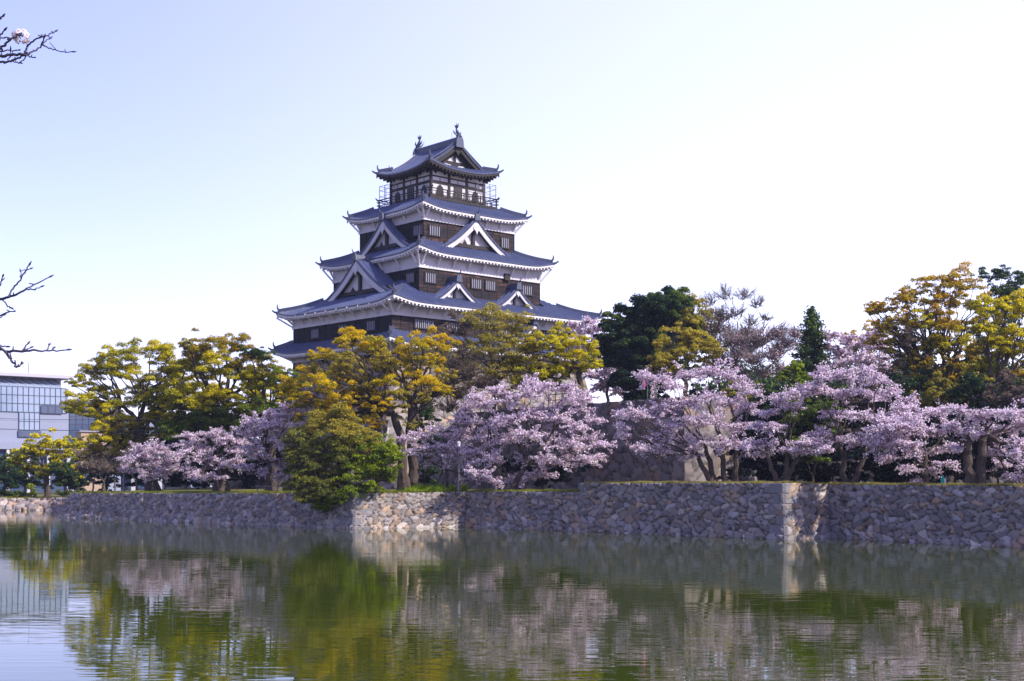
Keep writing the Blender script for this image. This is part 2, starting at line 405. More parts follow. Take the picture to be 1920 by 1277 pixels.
tp = MB(); tp.add([(p[0]-CX, p[1]-CY, p[2]-2.2-.02) for p in cs_t], [(0,1,2,3)]); tp.build('top_course', M['ground'], base)

RIB = [(0, 0), (.10, 0), (.14, .065), (.20, .10), (.26, .065), (.30, 0)]
def skirt(bo, ao, bi, ai, ze, rise, wref, up, cen, name='roof', curve=.2, Wx=None, Wy=None, deep=None, eave_t=.34, soff=1.3, dark=False, gabled=False):
    """hipped skirt roof with real tile ribs. bo, ao outer half sizes; bi, ai inner half sizes; ze eave height"""
    ox, oy = cen
    ze -= ZB
    fx = {0: (lambda s, w: (s, -ao+w)), 1: (lambda s, w: (bo-w, s)), 2: (lambda s, w: (-s, ao-w)), 3: (lambda s, w: (-bo+w, -s))}
    Ls = {0: bo, 1: ao, 2: bo, 3: ao}; inner = {0: bi, 1: ai, 2: bi, 3: ai}
    WW = {0: Wy or ao-ai, 2: Wy or ao-ai, 1: Wx or bo-bi, 3: Wx or bo-bi}
    def hz(w, hip):
        t = w/wref; return ze + rise*((1-curve)*t + curve*t*t) + up*math.exp(-(hip/1.7)**1.6)
    def wmax(k, s):
        hip = Ls[k]-abs(s); return (WW[k] if gabled and k in (1, 3) else min(hip, WW[k])) if abs(s) <= inner[k] + 1e-6 else hip
    V = []; Q = []
    NR = 9
    for k in range(4):
        L = Ls[k]; n = int(round(2*L/.37)); xs = []
        for i in range(n):
            for q, hh in RIB[:-1]: xs.append((-L + (i + q/.30)*2*L/n, hh))
        xs.append((L, 0))
        # split the columns where the wall of the storey above starts
        base_i = len(V); cols = 0
        for s, hh in xs:
            wm = max(wmax(k, s), 0.0); hip = L-abs(s)
            for r in range(NR+1):
                w = wm*r/NR; x, y = fx[k](s, w); V.append((x+ox, y+oy, hz(w, hip) + hh*(1 if hip > .1 else 0)))
            x, y = fx[k](s, .02); V.append((x+ox, y+oy, hz(0, hip) - .10))
            cols += 1
        st_ = NR+2
        for c in range(cols-1):
            for r in range(NR):
                a = base_i + c*st_ + r; Q.append((a, a+st_, a+st_+1, a+1))
            a = base_i + c*st_; Q.append((a+NR+1, a+st_+NR+1, a+st_, a))
    me = bpy.data.meshes.new(name); me.from_pydata(V, [], Q); me.validate()
    ro = link(name, me, M['tile'], keep)
    # eave: soffit boards and rafter ends
    E = MB()
    for k in range(4):
        L = Ls[k]; n = max(8, int(2*L/.8)); row = []
        for i in range(n+1):
            s = -L + 2*L*i/n; hip = L-abs(s); z = hz(0, hip); wi = min(soff, max(hip, .06))
            p0 = fx[k](s*(L-.06)/L, .07); p2 = fx[k](s, wi)
            row.append(((p0[0]+ox, p0[1]+oy, z-.11), (p0[0]+ox, p0[1]+oy, z-.11-eave_t*.5), (p2[0]+ox, p2[1]+oy, z-.06+.12*wi)))
        vs = [p for r in row for p in r]; fs = []
        for i in range(n): 
            a = i*3; fs += [(a, a+1, a+4, a+3), (a+1, a+2, a+5, a+4)]
        E.add(vs, fs)
        m = int(2*L/.42)
        for i in range(m+1):
            s = -L*.985 + 2*L*.985*i/m; hip = L-abs(s); z = hz(0, hip) - .11 - eave_t*.5; wi = min(.75, max(hip, .12))
            a = fx[k](s-.075, .10); b = fx[k](s+.075, wi); x0, x1 = sorted((a[0], b[0])); y0, y1 = sorted((a[1], b[1]))
            E.box(x0+ox, x1+ox, y0+oy, y1+oy, z-eave_t*.42, z+.05)
    E.build('eave', M['dark_wood'] if dark else M['white_wood'], ro)
    # hip ridges and their end tiles
    for sx in (-1, 1):
        for sy in (-1, 1):
            Hh = MB(); top = deep if deep else min(WW[0], WW[1]); pts = []
            for r in range(11):
                w = .25 + (top-.25)*r/10; pts.append(Vector((sx*(bo-w)+ox, sy*(ao-w)+oy, hz(w, w)+.13)))
            for i in range(10): Hh.bar(pts[i], pts[i+1] + (pts[i+1]-pts[i])*.02, .30, .36)
            d = (pts[0]-pts[1]); d.z = 0; d.normalize()
            tip = pts[0]
            Hh.bar(tip + Vector((0,0,-.12)), tip + d*.12 + Vector((0,0,-.12)), .42, .5)
            Hh.tube([tip + d*.05 + Vector((0,0,.12)), tip + d*.16 + Vector((0,0,.30)), tip + d*.20 + Vector((0,0,.52)), tip + d*.14 + Vector((0,0,.66))], [.11,.10,.07,.03], 6)
            Hh.tube([tip + Vector((0,0,-.2)), tip + d*.45 + Vector((0,0,-.12)), tip + d*.72 + Vector((0,0,.06))], [.12,.10,.07], 6)
            Hh.build('hip_ridge', M['ridge_tile'], ro)
    return ro, hz

def faceframe(face, ox, oy):
    """p along the face (left to right as seen), d outward from the storey centre"""
    if face == 'right': return lambda p, q, d: (p+ox, -d+oy, q-ZB)      # normal -y
    if face == 'left': return lambda p, q, d: (-d+ox, -p+oy, q-ZB)      # normal -x
    if face == 'back': return lambda p, q, d: (-p+ox, d+oy, q-ZB)
    return lambda p, q, d: (d+ox, p+oy, q-ZB)
HB = {'right': 'b', 'back': 'b', 'left': 'a', 'far': 'a'}

def storey(b, a, z0, zband, z1, cen, windows=(), strut_n=(7, 9), over=1.2):
    ox, oy = cen
    w = MB(); w.box(-b+ox, b+ox, -a+oy, a+oy, z0-ZB, zband-ZB+.02)
    # lap boards and battens as real steps
    for face, L, D in (('right', b, a), ('left', a, b), ('back', b, a), ('far', a, b)):
        fn = faceframe(face, ox, oy)
        nb = int((zband-z0)/.22)
        for i in range(nb):
            zz = z0 + i*.22
            w.prism([(zz, 0.003), (zz+.215, .003), (zz+.215, .015), (zz, .045)], lambda q, dd, p: fn(p, q, D+dd), -L-.02, L+.02)
        n = int(2*L/.95)
        for i in range(n+1):
            p = -L + 2*L*i/n
            w.prism([(p-.04, .0), (p+.04, .0), (p+.04, .062), (p-.04, .062)], lambda pp, dd, q: fn(pp, q, D+dd), z0, zband-.004)
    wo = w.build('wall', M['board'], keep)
    pb = MB(); e = .10
    pb.box(-b-e+ox, b+e+ox, -a-e+oy, a+e+oy, zband-ZB, z1-ZB)
    pb.box(-b-e-.05+ox, b+e+.05+ox, -a-e-.05+oy, a+e+.05+oy, zband-ZB-.07, zband-ZB+.05)
    po = pb.build('plaster_band', M['plaster'], wo)
    for face, L, D, n in (('right', b, a, strut_n[1]), ('left', a, b, strut_n[0])):
        fn = faceframe(face, ox, oy)
        for i in range(n):
            p = -L*.97 + 2*L*.97*i/(n-1)
            sm = MB(); zt = z1-.02; sm.bar(fn(p, zband+(zt-zband)*.25, D+.13), fn(p, zt, D+over*.8), .13, .16)
            sm.build('strut', M['white_wood'], wo)
    for sx, sy in ((-1,-1), (1,-1), (-1,1)):
        sm = MB(); sm.bar((sx*(b+.1)+ox, sy*(a+.1)+oy, zband-ZB+.15), (sx*(b+over*.85)+ox, sy*(a+over*.85)+oy, z1-ZB+.05), .16, .18); sm.build('strut', M['white_wood'], wo)
    for face, p, q, ww, hh in windows:
        fn = faceframe(face, ox, oy); D = (a if face == 'right' else b)+.045
        wm = MB(); 
        for (p0, p1, q0, q1) in ((p-ww/2-.1, p+ww/2+.1, q+hh/2, q+hh/2+.1), (p-ww/2-.1, p+ww/2+.1, q-hh/2-.1, q-hh/2), (p-ww/2-.1, p-ww/2, q-hh/2, q+hh/2), (p+ww/2, p+ww/2+.1, q-hh/2, q+hh/2)):
            wm.prism([(p0,q0),(p1,q0),(p1,q1),(p0,q1)], fn, D-.03, D+.1)
        wo2 = wm.build('window', M['dark_wood'], wo)
        pm = MB(); pm.prism([(p-ww/2,q-hh/2),(p+ww/2,q-hh/2),(p+ww/2,q+hh/2),(p-ww/2,q+hh/2)], fn, D-.02, D+.02); pm.build('pane', M['black'], wo2)
        bm_ = MB(); n = max(3, int(ww/.24))
        for i in range(n):
            x = p - ww/2 + ww*(i+.5)/n; bm_.prism([(x-.05,q-hh/2),(x+.05,q-hh/2),(x+.05,q+hh/2),(x-.05,q+hh/2)], fn, D+.024, D+.085)
        bm_.build('bars', M['bar'], wo2)
    return wo

def gable(face, cen, p0, d, wd, zb, za, dback, dark=False, thick=.16, big=False, posts=True):
    """curved dormer gable: apex za, base zb, half width wd, front at d, running back to dback"""
    ox, oy = cen; fn0 = faceframe(face, ox, oy); fn = lambda p, q, dd: fn0(p0+p, q, dd)
    H = za-zb
    prof = lambda s: zb + H*((1-s)*.52 + .48*(1-s)**2)           # s=|p|/wd : concave slope
    g = empty('gable', (0,0,0)); g.parent = keep
    # roof with ribs running down the slope
    rm = MB(); ns = 14; n = max(4, int((d-dback)/.37)); deps = []
    for i in range(n):
        for q, hh in RIB[:-1]: deps.append((dback + (i+q/.30)*(d-dback)/n, hh))
    deps.append((d, 0))
    for sg in (-1, 1):
        vs = []; fs = []
        for dd, hh in deps:
            for i in range(ns+1):
                s = i/ns; sw = s*1.08
                z = prof(min(sw, 1.0)) - (max(0, sw-1))*H*.35
                vs.append(fn(sg*sw*wd, z+hh+thick, dd))
            
        st_ = ns+1
        for c in range(len(deps)-1):
            for i in range(ns): a = c*st_+i; fs.append((a, a+st_, a+st_+1, a+1) if sg > 0 else (a+1, a+st_+1, a+st_, a))
        rm.add(vs, fs)
        # underside
        vs = []; fs = []
        for dd in (dback, d-.02):
            for i in range(ns+1):
                s = i/ns*1.08; vs.append(fn(sg*s*wd, prof(min(s,1.0)) - max(0,s-1)*H*.35 + .02, dd))
        for i in range(ns): fs.append((i, i+1, i+st_+1, i+st_))
        rm.add(vs, fs)
        # verge: row of tile ends and roll along the front edge
        for i in range(ns*2):
            s0 = i/(ns*2)*1.06; s1 = s0 + .55/(ns*2)
            q0 = prof(min(s0,1)); q1 = prof(min(s1,1))
            rm.prism([(sg*s0*wd, q0+.0), (sg*s1*wd, q1+.0), (sg*s1*wd, q1+thick+.06), (sg*s0*wd, q0+thick+.06)], fn, d-.55, d+.05)
        pts = [fn(sg*wd*(i/ns)*1.08, prof(min(i/ns*1.08,1)) - max(0,i/ns*1.08-1)*H*.35 + thick+.08, d-.08) for i in range(ns+1)]
        rm.tube(pts, .085, 6)
        pts = [fn(sg*wd*(i/ns)*1.08, prof(min(i/ns*1.08,1)) - max(0,i/ns*1.08-1)*H*.35 + thick+.08, d-.6) for i in range(ns+1)]
        rm.tube(pts, .085, 6)
    rm.build('gable_roof', M['tile'], g)
    rd = MB(); rd.prism([(-.2, za+.1), (.2, za+.1), (.14, za+.55), (-.14, za+.55)], fn, dback, d+.05)
    rd.prism([(-.36, za-.05), (.36, za-.05), (.26, za+.5), (.12, za+.72), (-.12, za+.72), (-.26, za+.5)], fn, d+.05, d+.2)
    a = Vector(fn(0, za+.62, d+.1)); b = Vector(fn(0, za+.8, d+.32)); c = Vector(fn(0, za+1.08, d+.42))
    rd.tube([a, b, c], [.1, .07, .03], 6)
    rd.build('ridge', M['ridge_tile'], g)
    # bargeboards
    bb = MB(); bw0, bw1 = (.72, .46) if big else ((.64, .37) if wd > 3.5 else (.36, .24))
    for sg in (-1, 1):
        n_ = 14
        for i in range(n_):
            s0, s1 = i/n_*.985, (i+1)/n_*.985
            u = [(sg*s0*wd, prof(s0)-.01), (sg*s1*wd, prof(s1)-.01), (sg*s1*wd, prof(s1)-(bw0+(bw1-bw0)*s1)), (sg*s0*wd, prof(s0)-(bw0+(bw1-bw0)*s0)*(1.35 if s0 < .01 else 1))]
            bb.prism(u, fn, d-.16, d-.03)
    bo_ = bb.build('bargeboard', M['dark_wood'] if dark else M['plaster'], g)
    gz = za-bw0*1.2
    pd = MB(); k = .42 if wd > 3.5 else .26
    pd.prism([(0, gz+k*.6), (k*.7, gz+k*.5), (k, gz), (k*.75, gz-k*.5), (k*.35, gz-k*.7), (0, gz-k*1.5), (-k*.35, gz-k*.7), (-k*.75, gz-k*.5), (-k, gz), (-k*.7, gz+k*.5)], fn, d-.03, d+.06)
    pd.build('pendant', M['dark_wood'] if dark else M['plaster'], g)
    # recessed pediment
    pm = MB(); n_ = 12; outl = [(-wd*.94, zb-.5)] + [(-wd*(1-i/n_)*.94, prof((1-i/n_)*.94)-.1) for i in range(n_)] + [(0, za-.1)] + [(wd*(i/n_)*.94, prof(i/n_*.94)-.1) for i in range(1, n_+1)] + [(wd*.94, zb-.5)]
    pm.prism(outl, fn, d-.85, d-.65); pm.build('pediment', M['dark_wood'] if dark else M['plaster'], g)
    bm_ = MB()
    zz = zb + H*(.25 if wd > 3.5 else .2); bt = .17 if wd > 3.5 else .1
    bm_.prism([(-wd*.8, zz-bt), (wd*.8, zz-bt), (wd*.74, zz+bt), (-wd*.74, zz+bt)], fn, d-.65, d-.38)
    bm_.prism([(-bt, zz+bt), (bt, zz+bt), (bt, za-bw0), (-bt, za-bw0)], fn, d-.65, d-.42)
    for sg in (-1, 1) if wd > 3.5 else ():
        bm_.prism([(sg*wd*.62, zz+.17), (sg*wd*.48, zz+.17), (sg*.3, za-bw0*1.15), (sg*.3, za-bw0*.75)][::sg], fn, d-.65, d-.46)
        bm_.prism([(sg*wd*.95, zb-.3), (sg*wd*.66, zb-.3), (sg*wd*.60, zz+.2), (sg*wd*.72, zz+.2)][::sg], fn, d-.65, d-.4)
    if wd > 3.5:
        bm_.prism([(-.55, zz-.5), (.55, zz-.5), (.35, zz-.17), (-.35, zz-.17)], fn, d-.65, d-.36)
        bm_.prism([(-wd*.27, zz+.22), (-wd*.15, zz+.22), (-wd*.21, zz+.62)], fn, d-.65, d-.58)
    bm_.build('beam', M['dark_wood'], g)
    return g

c1, c2, c3, c4, c5 = off(-7.12), off(-7.58), off(-7.54), off(-7.5), off(-7.48)
# storeys
storey(12.25, 8.1, 13.9, 14.75, 15.5, c1, strut_n=(9, 13), over=1.3)
storey(12.22, 8.09, 16.4, 18.1, 19.15, c1, [('right', -8.6, 17.45, 2.2, .75), ('right', -5.2, 17.45, 1.6, .75), ('right', 1.5, 17.45, 2.2, .75), ('right', 7.5, 17.45, 2.2, .75), ('left', 0.5, 17.3, 1.3, .8), ('left', -4.2, 17.3, 1.3, .8), ('left', 5, 17.3, 1.3, .8)], strut_n=(10, 14), over=1.45)
storey(7.66, 6.95, 20.2, 22.98, 24.3, c2, [('right', -6.4, 22.05, 1.25, .85), ('right', -.75, 22.05, 1.25, .85), ('right', 1.05, 22.05, 1.25, .85), ('right', 5.9, 22.05, 1.3, .85), ('left', 5.7, 22.05, 1.2, .85)], strut_n=(6, 9), over=1.0)
storey(5.76, 5.15, 25.3, 27.92, 29.0, c3, [('right', -4.5, 26.95, 1.35, .9), ('right', 4.5, 26.85, 1.0, .95), ('left', 4.35, 26.95, 1.3, .9)], strut_n=(5, 7), over=.9)
# roofs
skirt(13.75, 9.75, 12.22, 8.09, 15.45, 1.15, 1.65, .5, c1, soff=1.6)
skirt(13.3, 9.74, 7.66, 6.95, 19.22, 1.32, 2.8, .5, c1, soff=1.6, curve=.12, deep=3.4)
skirt(8.68, 8.17, 5.76, 5.15, 24.35, 1.6, 3.0, .5, c2, soff=1.2)
skirt(6.74, 6.26, 4.31, 4.24, 29.0, 1.25, 2.1, .45, c3, soff=1.05)
# gables
gable('left', c1, 0.0, 10.5, 6.3, 20.1, 24.1, 6.5, big=True)
gable('left', c2, 0.1, 6.85, 4.7, 25.0, 28.4, 4.5)
gable('right', c2, 0.0, 6.2, 4.75, 25.0, 28.4, 4.5)
gable('right', c1, -4.5, 8.1, 3.0, 19.65, 21.8, 6.0)
gable('right', c1, 3.1, 8.1, 3.0, 19.65, 21.8, 6.0)
gable('right', c1, 4.4, 9.1, 2.6, 16.25, 18.4, 7.5)
db = MB(); fn = faceframe('right', *c2); db.prism([(2.75, 22.75), (3.45, 22.75), (3.45, 23.4), (2.75, 23.4)], fn, 6.95, 7.25); db.build('vent_box', M['dark_wood'], keep)

# top storey
ox, oy = c4; b5, a5 = 3.39, 3.19
tw = MB(); tw.box(-b5+ox, b5+ox, -a5+oy, a5+oy, 30.3-ZB, 33.75-ZB); two = tw.build('wall', M['plaster'], keep); two['label'] = 'white plaster panels of the look-out storey'
for face, L, D in (('right', b5, a5), ('left', a5, b5), ('back', b5, a5), ('far', a5, b5)):
    fn = faceframe(face, ox, oy); fr = MB()
    for p in (-L, -L/3, L/3, L): fr.prism([(p-.14, 30.3), (p+.14, 30.3), (p+.14, 33.7), (p-.14, 33.7)], fn, D-.05, D+.09)
    for z0, z1 in ((30.5, 30.72), (32.08, 32.36), (32.72, 32.86), (33.3, 33.6)):
        fr.prism([(-L-.1, z0), (L+.1, z0), (L+.1, z1), (-L-.1, z1)], fn, D-.05, D+.06)
    fr.prism([(-L-.1, 30.72), (L+.1, 30.72), (L+.1, 30.98), (-L-.1, 30.98)], fn, D-.05, D+.02)
    for i in range(3):
        m0 = -L + (i+.5)*2*L/3
        fr.prism([(m0-.03, 32.36), (m0+.03, 32.36), (m0+.03, 32.72), (m0-.03, 32.72)], fn, D-.05, D+.04)
        # bracket arms under the eave
        fr.prism([(m0-.9, 33.3), (m0-.55, 33.02), (m0-.35, 33.3)], fn, D-.05, D+.05); fr.prism([(m0+.35, 33.3), (m0+.55, 33.02), (m0+.9, 33.3)], fn, D-.05, D+.05)
    fr.build('timber_frame', M['dark_wood'], two)
    for i in (0, 2):
        m0 = -L + (i+.5)*2*L/3; wf = MB()
        bell = [(-.40, 30.98), (.40, 30.98), (.36, 31.4), (.34, 31.62), (.25, 31.80), (.12, 31.90), (0, 32.0), (-.12, 31.90), (-.25, 31.80), (-.34, 31.62), (-.36, 31.4)]
        big = [(x*1.18, 31.0 + (z-31.0)*1.05 if z > 31 else z) for x, z in bell]
        wf.prism([(m0+x, z) for x, z in big], fn, D-.02, D+.03)
        wo_ = wf.build('window', M['dark_wood'], two)
        wp = MB(); wp.prism([(m0+x*.9, z) for x, z in bell], fn, D+.032, D+.045); wp.build('pane', M['black'], wo_)
    dm = MB(); dm.prism([(-.55, 30.98), (.55, 30.98), (.55, 32.05), (-.55, 32.05)], fn, D-.02, D+.035); do_ = dm.build('door', M['dark_wood'], two)
    dl = MB()
    for x in (-.27, .0, .27): dl.prism([(x-.02, 31.0), (x+.02, 31.0), (x+.02, 32.05), (x-.02, 32.05)], fn, D+.036, D+.05)
    dl.build('lattice', M['grey_metal'], do_)
# balcony
bb_, ba_ = 4.31, 4.24
bal = empty('balcony', (0,0,0)); bal.parent = keep
bm_ = MB(); bm_.box(-bb_+ox, bb_+ox, -ba_+oy, ba_+oy, 30.28-ZB, 30.52-ZB)
bm_.box(-bb_+.3+ox, bb_-.3+ox, -ba_+.3+oy, ba_-.3+oy, 29.7-ZB, 30.28-ZB)
bm_.build('deck', M['dark_wood'], bal)
for face, L, D in (('right', bb_, ba_), ('left', ba_, bb_), ('back', bb_, ba_), ('far', ba_, bb_)):
    fn = faceframe(face, ox, oy); rl = MB()
    for z, t in ((31.33, .09), (31.1, .06), (30.78, .06)): rl.bar(fn(-L-.22, z, D-.08), fn(L+.22, z, D-.08), t, t)
    n = 12
    for i in range(n+1):
        p = -L+.06 + (2*L-.12)*i/n; rl.bar(fn(p, 30.5, D-.08), fn(p, 31.36 if i % 3 == 0 else 31.1, D-.08), .09 if i % 3 == 0 else .05, .09 if i % 3 == 0 else .05)
    for sg in (-1, 1): rl.bar(fn(sg*(L+.1), 31.33, D-.08), fn(sg*(L+.36), 31.47, D-.08), .08, .08)
    rl.build('railing', M['dark_wood'], bal)
for (cxn, cyn) in ((-1, 1), (1, -1)):        # wire safety cages at the two side corners
    cg = MB(); x0, x1 = sorted((cxn*(bb_-.15), cxn*(b5+.05))); y0, y1 = sorted((cyn*(ba_-.15), cyn*(ba_-3.0)))
    xo, yo = cxn*(bb_-.12), cyn*(ba_-.12)
    for t in (0, .33, .66, 1):
        cg.bar((xo+ox, yo - cyn*2.6*t+oy, 30.5-ZB), (xo+ox, yo - cyn*2.6*t+oy, 32.75-ZB), .045, .045)
        cg.bar((xo - cxn*2.4*t+ox, yo+oy, 30.5-ZB), (xo - cxn*2.4*t+ox, yo+oy, 32.75-ZB), .045, .045)
    for z in (31.7, 32.3, 32.73):
        cg.bar((xo+ox, yo+oy, z-ZB), (xo+ox, yo-cyn*2.6+oy, z-ZB), .035, .035); cg.bar((xo+ox, yo+oy, z-ZB), (xo-cxn*2.4+ox, yo+oy, z-ZB), .035, .035)
    for t in (.33, .66): cg.bar((xo+ox, yo-cyn*2.6*t+oy, 32.73-ZB), (xo-cxn*1.0+ox, yo-cyn*2.6*t+oy, 32.73-ZB), .03, .03)
    cg.build('safety_cage', M['grey_metal'], bal)
# top hip-and-gable roof
bo5, ao5 = 4.51, 4.37; gy = 3.25
r5, hz5 = skirt(bo5, ao5, bo5-1.15, gy, 33.5, 2.95, bo5, .55, c5, curve=.42, Wx=bo5, Wy=1.15, deep=1.25, soff=1.2, dark=True, eave_t=.4, gabled=True)
ox, oy = c5
for sg in (-1, 1):
    y = sg*(gy-.02); vg = MB(); bg_ = MB(); pdm = MB(); wht = MB()
    Z = lambda x: hz5(bo5-abs(x), 3.0)
    for s in (-1, 1):
        n_ = 22
        for i in range(n_):
            x0, x1 = s*3.45*i/n_, s*3.45*(i+.6)/n_; xx1 = s*3.45*(i+1)/n_
            fnv = lambda p, q, d: (p+ox, d+oy, q)
            d0, d1 = (y-.42, y+.10) if sg > 0 else (y-.10, y+.42)
            vg.prism([(x0, Z(x0)-.06), (x1, Z(x1)-.06), (x1, Z(x1)+.14), (x0, Z(x0)+.14)], fnv, d0, d1)
            e0, e1 = sorted((y-sg*.02, y-sg*.16)); t0 = .5*(1-.35*i/n_)
            bg_.prism([(x0, Z(x0)-.06), (xx1, Z(xx1)-.06), (xx1, Z(xx1)-.06-t0), (x0, Z(x0)-.06-t0)], fnv, e0, e1)
        vg.tube([(s*3.5*i/12+ox, y-sg*.35+oy, Z(s*3.5*i/12)+.15) for i in range(13)], .10, 6)
        vg.tube([(s*3.5*i/12+ox, y-sg*.02+oy, Z(s*3.5*i/12)+.13) for i in range(13)], .09, 6)
        e = Vector((s*3.5+ox, y-sg*.2+oy, Z(3.5)+.12)); vg.bar(e, e+Vector((s*.2, 0, 0)), .5, .45); vg.tube([e+Vector((s*.1,0,.15)), e+Vector((s*.3,0,.4)), e+Vector((s*.34,0,.6))], [.1,.07,.03], 6)
    vg.build('verge', M['ridge_tile'], r5); bg_.build('bargeboard', M['dark_wood'], r5)
    e0, e1 = sorted((y-sg*.75, y-sg*.6)); fnv = lambda p, q, d: (p+ox, d+oy, q)
    pdm.prism([(-3.3, Z(3.3)-.2)] + [(-3.3+3.3*i/10, Z(3.3-3.3*i/10)-.12) for i in range(1, 11)] + [(3.3*i/10, Z(3.3*i/10)-.12) for i in range(1, 10)] + [(3.3, Z(3.3)-.2)], fnv, e0, e1)
    po_ = pdm.build('pediment', M['dark_wood'], r5)
    e0, e1 = sorted((y-sg*.6, y-sg*.56)); zb5 = Z(3.3)
    for pl in ([(-1.5, zb5+.05), (-.4, zb5+.05), (-.5, zb5+.25), (-1.2, zb5+.3)], [(.4, zb5+.05), (1.5, zb5+.05), (1.2, zb5+.3), (.5, zb5+.25)], [(-.9, zb5+.6), (-.2, zb5+.6), (-.2, zb5+1.15)], [(.2, zb5+.6), (.9, zb5+.6), (.2, zb5+1.15)]):
        wht.prism(pl, fnv, e0, e1)
    wht.build('plaster_panel', M['plaster'], po_)
    e0, e1 = sorted((y-sg*.5, y+sg*.0)); pn = MB(); zt = Z(0)-.75; pn.prism([(0, zt+.2), (.3, zt+.1), (.34, zt-.1), (.14, zt-.3), (0, zt-.55), (-.14, zt-.3), (-.34, zt-.1), (-.3, zt+.1)], fnv, y-.02, y+.06) ; pn.build('pendant', M['dark_wood'], r5)
rg_ = MB(); zr = hz5(bo5, 3.0)
rg_.box(-.22+ox, .22+ox, -gy+oy-.1, gy+oy+.1, zr-.1, zr+.38); rg_.tube([(ox, -gy+oy-.15, zr+.40), (ox, gy+oy+.15, zr+.40)], .2, 8)
for sg in (-1, 1): rg_.prism([(-.5, -.55), (.5, -.55), (.42, .2), (.2, .62), (-.2, .62), (-.42, .2)], lambda p, q, d: (p+ox, d+oy, q+zr+.05), *sorted((sg*(gy+.1), sg*(gy+.3))))
rg_.build('main_ridge', M['ridge_tile'], r5)
for sg in (-1, 1):
    fm = MB(); y = sg*(gy-.25)+oy; z = zr+.45
    pts = [(ox, y+sg*.25, z-.02), (ox, y+sg*.28, z+.3), (ox, y+sg*.10, z+.62), (ox, y-sg*.05, z+.92), (ox, y-sg*.02, z+1.15)]
    fm.tube(pts, [.26,.25,.17,.10,.06], 8)
    fm.tube([(ox, y+sg*.2, z+.18), (ox, y+sg*.5, z+.22), (ox, y+sg*.62, z+.1)], [.2,.16,.08], 7)     # head
    for q, w_ in (((0, y-sg*.32, z+1.42), .05), ((0, y+sg*.28, z+1.46), .05), ((0, y-sg*.02, z+1.55), .05)):
        fm.tube([(ox, y-sg*.03, z+1.02), (ox, (y+q[1])/2, z+1.2), (ox+q[0], q[1], q[2])], [.07, .10, .02], 5)
    for k in (-1, 1): fm.tube([(ox+k*.18, y+sg*.2, z+.3), (ox+k*.42, y+sg*.1, z+.5), (ox+k*.5, y, z+.75)], [.1,.08,.02], 5)
    fm.tube([(ox, y-sg*.05, z+.5), (ox, y-sg*.35, z+.68), (ox, y-sg*.42, z+.86)], [.09,.07,.02], 5)
    fm.build('fish_finial', M['ridge_tile'], r5)
    lr = MB(); lr.tube([(ox, sg*(gy-1.0)+oy, zr+.4), (ox, sg*(gy-1.0)+oy, zr+1.2)], .018, 5); lr.build('lightning_rod', M['grey_metal'], r5)

# ------------------------------------------------------------------ trees
def bez(a, b, lift, rg, n=6, jit=.04):
    a = np.array(a, float); b = np.array(b, float); L = np.linalg.norm(b-a)
    m = (a+b)/2 + np.array([0, 0, lift*L]) + rg.normal(0, .06*L, 3)
    t = np.linspace(0, 1, n)[:, None]
    p = (1-t)**2*a + 2*t*(1-t)*m + t*t*b
    p[1:-1] += rg.normal(0, jit*L*.4, (n-2, 3)); return p

class Leaves:
    def __init__(s): s.c = []; s.n = []; s.s = []; s.col = []
    def add(s, c, nrm, size, col): s.c.append(c); s.n.append(nrm); s.s.append(size); s.col.append(col)
    def build(s, name, m, parent, rg, asp=.62):
        c = np.concatenate(s.c); nn = np.concatenate(s.n); sz = np.concatenate(s.s)[:, None]; col = np.concatenate(s.col)
        nn = nn/np.maximum(np.linalg.norm(nn, axis=1, keepdims=True), 1e-6)
        r = rg.normal(0, 1, c.shape); u = np.cross(nn, r); u /= np.maximum(np.linalg.norm(u, axis=1, keepdims=True), 1e-6); v = np.cross(nn, u)
        V = np.stack([c-u*sz*.5, c+v*sz*.5*asp+nn*sz*.08, c+u*sz*.5, c-v*sz*.5*asp+nn*sz*.08], 1).reshape(-1, 3)
        Q = np.arange(len(V)).reshape(-1, 4)
        return npmesh(name, V, Q, m, parent, np.repeat(col, 4, 0))

def unit(rg, n):
    d = rg.normal(0, 1, (n, 3)); return d/np.linalg.norm(d, axis=1, keepdims=True)

